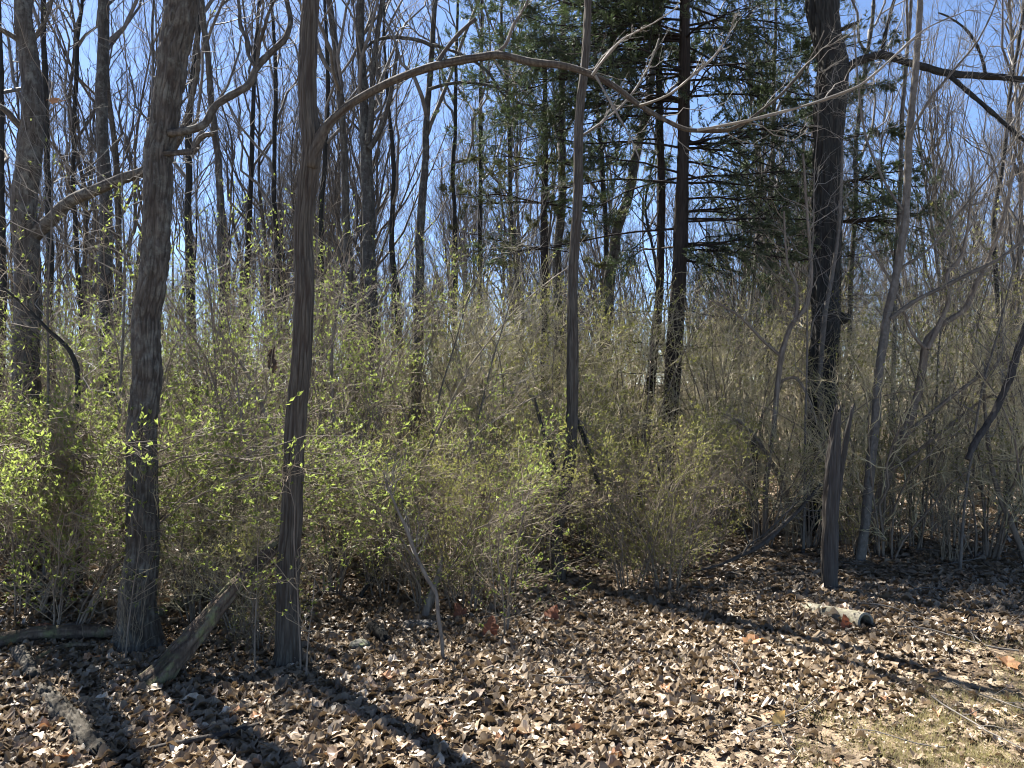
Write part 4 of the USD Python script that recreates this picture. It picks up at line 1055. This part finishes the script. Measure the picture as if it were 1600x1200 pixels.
# dark bare stems standing on the litter
def stick_thing(name, label, cat, rows, D0, D1, m, seed, amp=.002, foot=True, part='wood', tw=0, ds=.02, twm='twig_grey', sides=12):
    r = px_path(rows, D0, D1)
    c = curve(to_ground(r) if foot else r, ds)
    t = thing(name, label, cat, c[0, :3])
    obj(part, _off(rough_tube(c, sides, amp, 50, 6, seed), c[0, :3]), m, t, smooth=True)
    if tw:
        mb, _ = twigs_on([c], np.random.default_rng(seed), n1=tw, L1=.3, n2=4, n3=2, r1=.004, tmin=.4)
        tag(obj('twigs', mb.get(c[0, :3]), twm, t, smooth=True), kind='stuff')
    return t


stick_thing('sapling', 'dark crooked bare stem rising left of the slim young green shrub', 'sapling', [(692, 1040, 8), (690, 1000, 7), (684, 960, 7), (682, 930, 7), (668, 905, 7), (650, 868, 6), (636, 830, 6), (618, 790, 5), (600, 745, 4)], 4.42, 4.7, 'stem_brown', 91, tw=12, part='stem')
stick_thing('leaning_stick', 'dark slanting stick leaning in the brush right of the shaggy trunk', 'stick', [(563, 932, 8), (585, 898, 9), (597, 870, 10), (606, 845, 10), (618, 815, 9), (632, 770, 7)], 5.85, 6.1, 'dark_bark', 92, tw=5)
stick_thing('stump_cluster', 'short forked brown stump behind the pale flat stone', 'stump', [(665, 955, 15), (672, 930, 14), (684, 900, 11), (690, 870, 6)], 5.45, 5.5, 'stem_brown', 93, tw=0)

for lab, rows, D0, D1, m, sd in (
        ('dark crooked bare stem bending left before the far-left big trunk', [(124, 800, 9), (122, 633, 9), (121, 582, 8), (111, 552, 8), (71, 511, 6), (30, 470, 5), (-10, 440, 3)], 6.1, 6.0, 'dark_bark', 111),
        ('thin dark stem bowing left just left of the shaggy trunk', [(442, 850, 7), (430, 700, 7), (415, 650, 6), (385, 582, 5), (350, 530, 4), (320, 500, 3)], 5.9, 6.1, 'stem_brown', 112),
        ('long pale shoot arching up to the right left of the central trunk', [(650, 760, 4), (690, 660, 4), (730, 580, 3), (775, 520, 3), (830, 462, 2), (885, 420, 1.5)], 7.0, 7.2, 'twig_brown', 113),
        ('second long pale shoot arching below the first, left of the central trunk', [(700, 800, 4), (716, 740, 4), (745, 680, 3), (800, 640, 2.5), (860, 610, 2)], 6.6, 6.8, 'twig_brown', 114),
        ('short dark broken stub standing between the cedar and the broad dark trunk', [(1180, 800, 11), (1178, 760, 11), (1179, 720, 10), (1177, 688, 9)], 8.0, 8.0, 'dark_bark', 115),
        ('dark slanting stem crossing low between the cedar and the broad dark trunk', [(1240, 800, 8), (1185, 690, 7), (1150, 655, 6), (1130, 645, 4)], 8.2, 8.0, 'stem_brown', 116),
        ('brown stem leaning left at the right edge of the picture', [(1602, 880, 9), (1585, 830, 9), (1560, 770, 8), (1545, 700, 7), (1538, 620, 5), (1545, 540, 4)], 6.8, 7.0, 'stem_brown', 117),
        ('thin brown stem rising steeply between the shaggy trunk and the lichen-blotched trunk', [(540, 860, 8), (532, 760, 8), (520, 640, 7), (518, 560, 6), (530, 470, 4), (548, 400, 3)], 6.9, 7.1, 'stem_brown', 118)):
    stick_thing('broken_stub' if 'stub' in lab else 'sapling', lab, 'stub' if 'stub' in lab else 'sapling', rows, D0, D1, m, sd, tw=9 if 'stub' not in lab else 0, twm='twig_brown')

# ------------------------------------------------------------------ logs, stones, pipe and loose pieces on the ground
def lying(name, label, cat, pts, r, m, seed, amp=.006, sides=24, group=None, part='wood', rs=None, jag=.03, fz=6, ds=.02):
    """A log or stick through ground points (x, y, height above the ground of its axis)."""
    rows = []
    for i, (x, y, h) in enumerate(pts):
        rows.append((x, y, float(gz(np.array([x]), np.array([y]))[0]) + h, r if rs is None else rs[i]))
    c = curve(rows, ds); o = c[0, :3] * [1, 1, 1]
    t = thing(name, label, cat, o, group=group)
    obj(part, _off(rough_tube(c, sides, amp, 40, fz, seed, jag=jag), o), m, t, smooth=True)
    return t


def gp(px, py):
    """The ground point behind a pixel."""
    Y = EYE * F / (py - CY)
    return (px - CX) / F * Y, Y


a, b = gp(245, 1068), None
lean_rows = [(*at(238, 1072, 4.15), .07), (*at(268, 1035, 4.2), .062), (*at(310, 985, 4.3), .056), (*at(352, 935, 4.42), .052), (*at(395, 888, 4.55), .046), (*at(432, 850, 4.7), .04)]
c = curve(lean_rows, .015)
lg = thing('leaning_log', 'thick dead log slanting up from the litter between leaning oak and shaggy trunk', 'log', c[0, :3])
obj('wood', _off(rough_tube(c, 44, .009, 36, 3.5, 61, .3, jag=.05), c[0, :3]), 'brown_log', lg, smooth=True)
p1, p2, p3 = gp(-40, 1012), gp(75, 1000), gp(192, 1000)
lying('fallen_log', 'long dark log lying at the left edge up to the leaning oak foot', 'log', [(*p1, .02), (*p2, .06), (p3[0], p3[1] + .03, .06)], .045, 'brown_log', 62, rs=[.04, .045, .035])
p1, p2, p3 = gp(30, 1018), gp(42, 1042), gp(52, 1060)
lying('pale_log', 'short pale weathered log piece under the thin dark stick', 'log', [(*p1, .02), (*p2, .025), (*p3, .01)], .045, 'pale_log', 63, .01)
p1, p2, p3 = gp(58, 1066), gp(92, 1108), gp(160, 1178)
lying('pale_log', 'pale crumbling log slanting toward the lower left corner', 'log', [(*p1, -.015), (*p2, .01), (*p3, .0)], .055, 'pale_log', 64, .013, 60, rs=[.035, .055, .05], fz=22)
p1, p2, p3, p4 = gp(0, 1080), gp(62, 1034), gp(100, 1020), gp(142, 1016)
lying('fallen_stick', 'thin dark stick lying over the pale log at lower left', 'stick', [(*p1, .02), (*p2, .05), (*p3, .06), (*p4, .05)], .013, 'brown_log', 65, .003, 12)
p1, p2, p3, p4 = gp(-10, 940), gp(45, 929), gp(75, 930), gp(105, 938)
lying('fallen_branch', 'low curved branch half buried in leaves at the left edge, farther back', 'branch', [(*p1, .02), (*p2, .05), (*p3, .05), (*p4, .01)], .026, 'brown_log', 66, .004, 14)
p1, p2 = gp(250, 966), gp(330, 938)
lying('fallen_log', 'short dark log passing behind the leaning log', 'log', [(*p1, .06), (*p2, .09)], .036, 'brown_log', 67, .006)
p1, p2, p3 = gp(228, 1172), gp(320, 1160), gp(408, 1138)
lying('fallen_stick', 'grey stick lying in the shade below the leaning log', 'stick', [(*p1, .015), (*p2, .03), (*p3, .02)], .014, 'dead_wood', 68, .003, 12)
p1, p2 = gp(282, 876), gp(372, 884)
lying('fallen_stick', 'straight pale stick behind the leaning oak foot', 'stick', [(*p1, .06), (*p2, .08)], .012, 'dead_wood', 69, .002, 10)
# fallen grey bough with a forked foot
fb_rows = [(*at(1080, 893, 6.5), .008), (*at(1130, 880, 6.55), .014), (*at(1165, 864, 6.6), .02), (*at(1192, 848, 6.65), .026), (*at(1222, 822, 6.75), .02), (*at(1252, 792, 6.9), .017), (*at(1290, 745, 7.2), .012)]
c = curve(fb_rows, .02)
fb = thing('fallen_bough', 'pale grey bough slanting down into the leaves left of the broken snag', 'branch', c[0, :3])
obj('wood', _off(rough_tube(c, 14, .004, 40, 5, 70, jag=.02), c[0, :3]), 'dead_wood', fb, smooth=True)
c2 = curve([(*at(1160, 869, 6.56), .012), (*at(1172, 850, 6.6), .01), (*at(1190, 838, 6.62), .008), (*at(1230, 800, 6.7), .007), (*at(1262, 770, 6.8), .004)], .02)
obj('fork', _off(rough_tube(c2, 10, .002, 40, 5, 71), c[0, :3]), 'dead_wood', fb, smooth=True)
mb, _ = twigs_on([c], np.random.default_rng(3), n1=7, L1=.4, n2=3, n3=2, r1=.004, tmin=.5)
tag(obj('twigs', mb.get(c[0, :3]), 'twig_grey', fb, smooth=True), kind='stuff')

# concrete pipe
def pipe_mesh(a, b, ro, ri, n=40, m=14):
    a, b = np.asarray(a), np.asarray(b); T = (b - a) / np.linalg.norm(b - a)
    U = np.cross(T, [0, 0, 1]); U /= np.linalg.norm(U); W = np.cross(U, T)
    ang = np.linspace(0, 2 * np.pi, n, endpoint=False)
    rings = [(t, ro) for t in np.linspace(0, 1, m)] + [(1.004, ro - .004), (1.004, ri + .004)] + [(t, ri) for t in np.linspace(1, .0, m)]
    V = []
    for t, r in rings:
        rr = r + (meshkit.noise(np.stack([np.cos(ang) * 4 + t * 9, np.sin(ang) * 4, 0 * ang + t * 14], -1), 2) - .5) * .003
        V.append(a + (b - a) * t + rr[:, None] * (np.cos(ang)[:, None] * U + np.sin(ang)[:, None] * W))
    V = np.array(V); k = len(rings); idx = np.arange(k * n).reshape(k, n); j = np.roll(np.arange(n), -1)
    A, B, C, D = idx[:-1], idx[:-1][:, j], idx[1:][:, j], idx[1:]
    return V.reshape(-1, 3), np.concatenate([np.stack([A, C, B], -1).reshape(-1, 3), np.stack([A, D, C], -1).reshape(-1, 3)])


pz = float(gz(np.array([2.28]), np.array([5.02]))[0])
pb, pa = np.array([*at(1353, 976, 5.0)[:2], pz + .036]), np.array([*at(1258, 958, 5.5)[:2], pz - .035])
pp = thing('concrete_pipe', 'short hollow concrete pipe half buried in leaves before the broken snag', 'pipe', pb)
obj('shell', _off(pipe_mesh(pa, pb, .066, .049), pb), 'concrete', pp, smooth=35)


for k in range(9):
    u = .12 + .5 * rv.uniform()
    tv, tf = T_NEAR[k % len(T_NEAR)]
    Rm = rotations(np.array([rv.uniform(0, 6)]), np.array([rv.uniform(.2, .7)]), np.array([rv.uniform(0, 6)]))[0]
    pos = pa + (pb - pa) * u + [rv.normal(0, .05), rv.normal(0, .03), .045 + .02 * rv.uniform()]
    if k:
        lf = thing('fallen_leaf', 'dry tan leaf lying on the half-buried pipe', 'leaf', pos, group='dry leaves lying on the concrete pipe')
    else:
        lf = thing('fallen_leaf', 'dry tan leaf lying on the half-buried pipe', 'leaf', pos, group='dry leaves lying on the concrete pipe')
    obj('blade', ((tv * .1) @ Rm.T, tf), 'dry_leaf_' + 'abcdef'[k % 6], lf)


def stone(name, label, cat, px, py, w, d, h, m, seed, sink=.3, rz=0):
    s = trimesh.creation.icosphere(4)
    v = s.vertices.copy()
    v *= (1 + .55 * (meshkit.fbm(v * 1.3 + seed * 7, 4, seed) - .5))[:, None]
    v = np.sign(v) * np.abs(v) ** .8
    v *= [w / 2, d / 2, h / 2]
    v *= (1 + .06 * (meshkit.noise(v * 60 + 3, seed) - .5))[:, None]
    x, y = gp(px, py)
    z = float(gz(np.array([x]), np.array([y]))[0])
    t = thing(name, label, cat, (x, y, z + h / 2 - sink * h), rz)
    obj('rock', (v, s.faces), m, t, smooth=True)
    return t


stone('mossy_stone', 'rounded greenish stone among leaves right of the shaggy trunk', 'stone', 562, 1012, .13, .12, .09, 'mossy_stone', 1, .35)
stone('flat_stone', 'flat pale stone lying before the many-stemmed shrub', 'stone', 655, 970, .26, .18, .06, 'flat_stone_grey', 2, .4, 8)
stone('grey_stone', 'small grey stone behind the leaning log', 'stone', 268, 832, .22, .2, .14, 'flat_stone_grey', 4, .3)
x1, y1 = gp(580, 985); x2, y2 = gp(604, 1004)
lying('bark_chunk', 'broken chunk of dark bark beside the rounded greenish stone', 'bark', [(x1, y1, .06), ((x1 + x2) / 2, (y1 + y2) / 2, .05), (x2, y2, .03)], .034, 'dark_bark', 75, .01, 16, jag=.04)

# single leaves that stand out
def lone_leaf(name, label, px, py, size, kind, m, tilt, yaw, az, lift=.03, seed=0, Y=None):
    rng = np.random.default_rng(seed)
    tv, tf = leaf_template(kind, rng, 9)
    x, y = gp(px, py) if Y is None else at(px, py, Y)[:2]
    z = float(gz(np.array([x]), np.array([y]))[0]) + lift if Y is None else at(px, py, Y)[2]
    R = rotations(np.array([yaw]), np.array([tilt]), np.array([az]))[0]
    t = thing(name, label, 'leaf', (x, y, z))
    v = (tv * [size, size, size * .4]) @ R.T
    obj('blade', (v, tf), m, t)
    s0, s1 = v[1], v[1] + (v[1] - v[4]) * 1.4
    obj('leaf_stalk', tubes(np.array([[s0, (s0 + s1) / 2 + [0, 0, .004], s1]]), np.array([[.0014, .0012, .001]]), 5), m, t)


lone_leaf('maple_leaf', 'rust-red lobed leaf leaning upright against the concrete pipe', 1322, 990, .12, 'maple', 'rust_leaf', 1.15, 1.57, 0, .045, 1)
lone_leaf('maple_leaf', 'rust-red leaf standing at the foot of the slim young shrub', 767, 992, .15, 'maple', 'rust_leaf', 1.1, 1.3, -.2, .07, 2)
lone_leaf('maple_leaf', 'orange pointed leaf lying above the long shadow band', 1178, 1008, .15, 'maple', 'orange_leaf', .25, .6, 0, .04, 3)
lone_leaf('oak_leaf', 'golden folded leaf standing in the litter at lower right', 1217, 1142, .11, 'plain', 'golden_leaf', 1.0, .9, .3, .05, 4)
lone_leaf('maple_leaf', 'rust-red leaf behind the long dark log at the left', 68, 988, .12, 'maple', 'rust_leaf', .7, .2, 0, .04, 5)
lone_leaf('maple_leaf', 'pale orange leaf at the right edge by the shadow', 1575, 1048, .15, 'maple', 'orange_leaf', .2, 1.0, .5, .03, 6)
lone_leaf('oak_leaf', 'rust-brown leaf right of the pale flat stone', 718, 958, .15, 'maple', 'rust_leaf', .9, 2.0, .2, .05, 7)
lone_leaf('maple_leaf', 'dark red leaf farther right beyond the slim young shrub', 862, 962, .16, 'maple', 'rust_leaf', .8, 1.2, .1, .05, 8)
lone_leaf('hanging_leaf', 'single orange leaf hanging on a twig high at the left', 90, 157, .11, 'maple', 'orange_leaf', .8, .3, .2, 0, 9, 6.0)
# clump of dead leaves caught in the shrub
o = at(424, 566, 5.4)
dl = thing('dead_leaf_clump', 'clump of curled dark dead leaves caught in the shrub left of the shaggy trunk', 'leaves', o)
rng = np.random.default_rng(12)
stk = np.array([[[.02, 0, .16], [.012, 0, .1], [.0, 0, .03], [-.004, 0, -.02]]])
obj('twig', tubes(stk, np.full((1, 4), .0025), 5), 'twig_brown', dl, smooth=True)
for k, (dx, dz, yw) in enumerate(((-.012, -.02, 1.5), (.012, .01, 1.75), (.0, .045, 1.4), (.016, -.035, 1.65), (-.01, .075, 1.6))):
    tv, tf = leaf_template('oak', rng, 8)
    Rm = rotations(np.array([yw]), np.array([1.5 + .15 * k - .3]), np.array([.3 * k - .5]))[0]
    obj('leaf', ((tv * [.085, .06, .05]) @ Rm.T + [dx, .006 * k, dz], tf), 'dark_dead_leaf', dl)
# loose twigs on the litter
tp = None
for i in range(60):
    y = math.sqrt(rb.uniform(3.2 ** 2, 7.5 ** 2)); x = rb.uniform(-.66, .66) * y
    z = float(gz(np.array([x]), np.array([y]))[0]) + .035
    if tp is None:
        rng = np.random.default_rng(66)
        k = np.linspace(-.5, .5, 8)
        P = np.stack([k * .45, np.cumsum(rng.normal(0, .012, 8)), .012 * np.sin(k * 5)], -1)[None]; R = np.linspace(.0042, .002, 8)[None]
        tp = thing('fallen_twig', 'thin grey fallen twig lying on the leaf litter', 'twig', (x, y, z), rb.uniform(0, 360), 1.0, 'fallen twigs scattered on the leaf litter')
        obj('stem', tubes(P, R, 5), 'twig_grey', tp, smooth=True)
        A, Ra = grow(P, R, 4, .3, .9, (.5, 1.0), .35, 4, .0018, .05, .1, rng, taper=.5)
        obj('side_shoot', tubes(A, Ra, 4), 'twig_grey', tp, smooth=True)
    else:
        copy_of(tp, 'thin grey fallen twig lying on the leaf litter', (x, y, z), rb.uniform(0, 360), rb.uniform(.5, 1.5), 'fallen twigs scattered on the leaf litter')
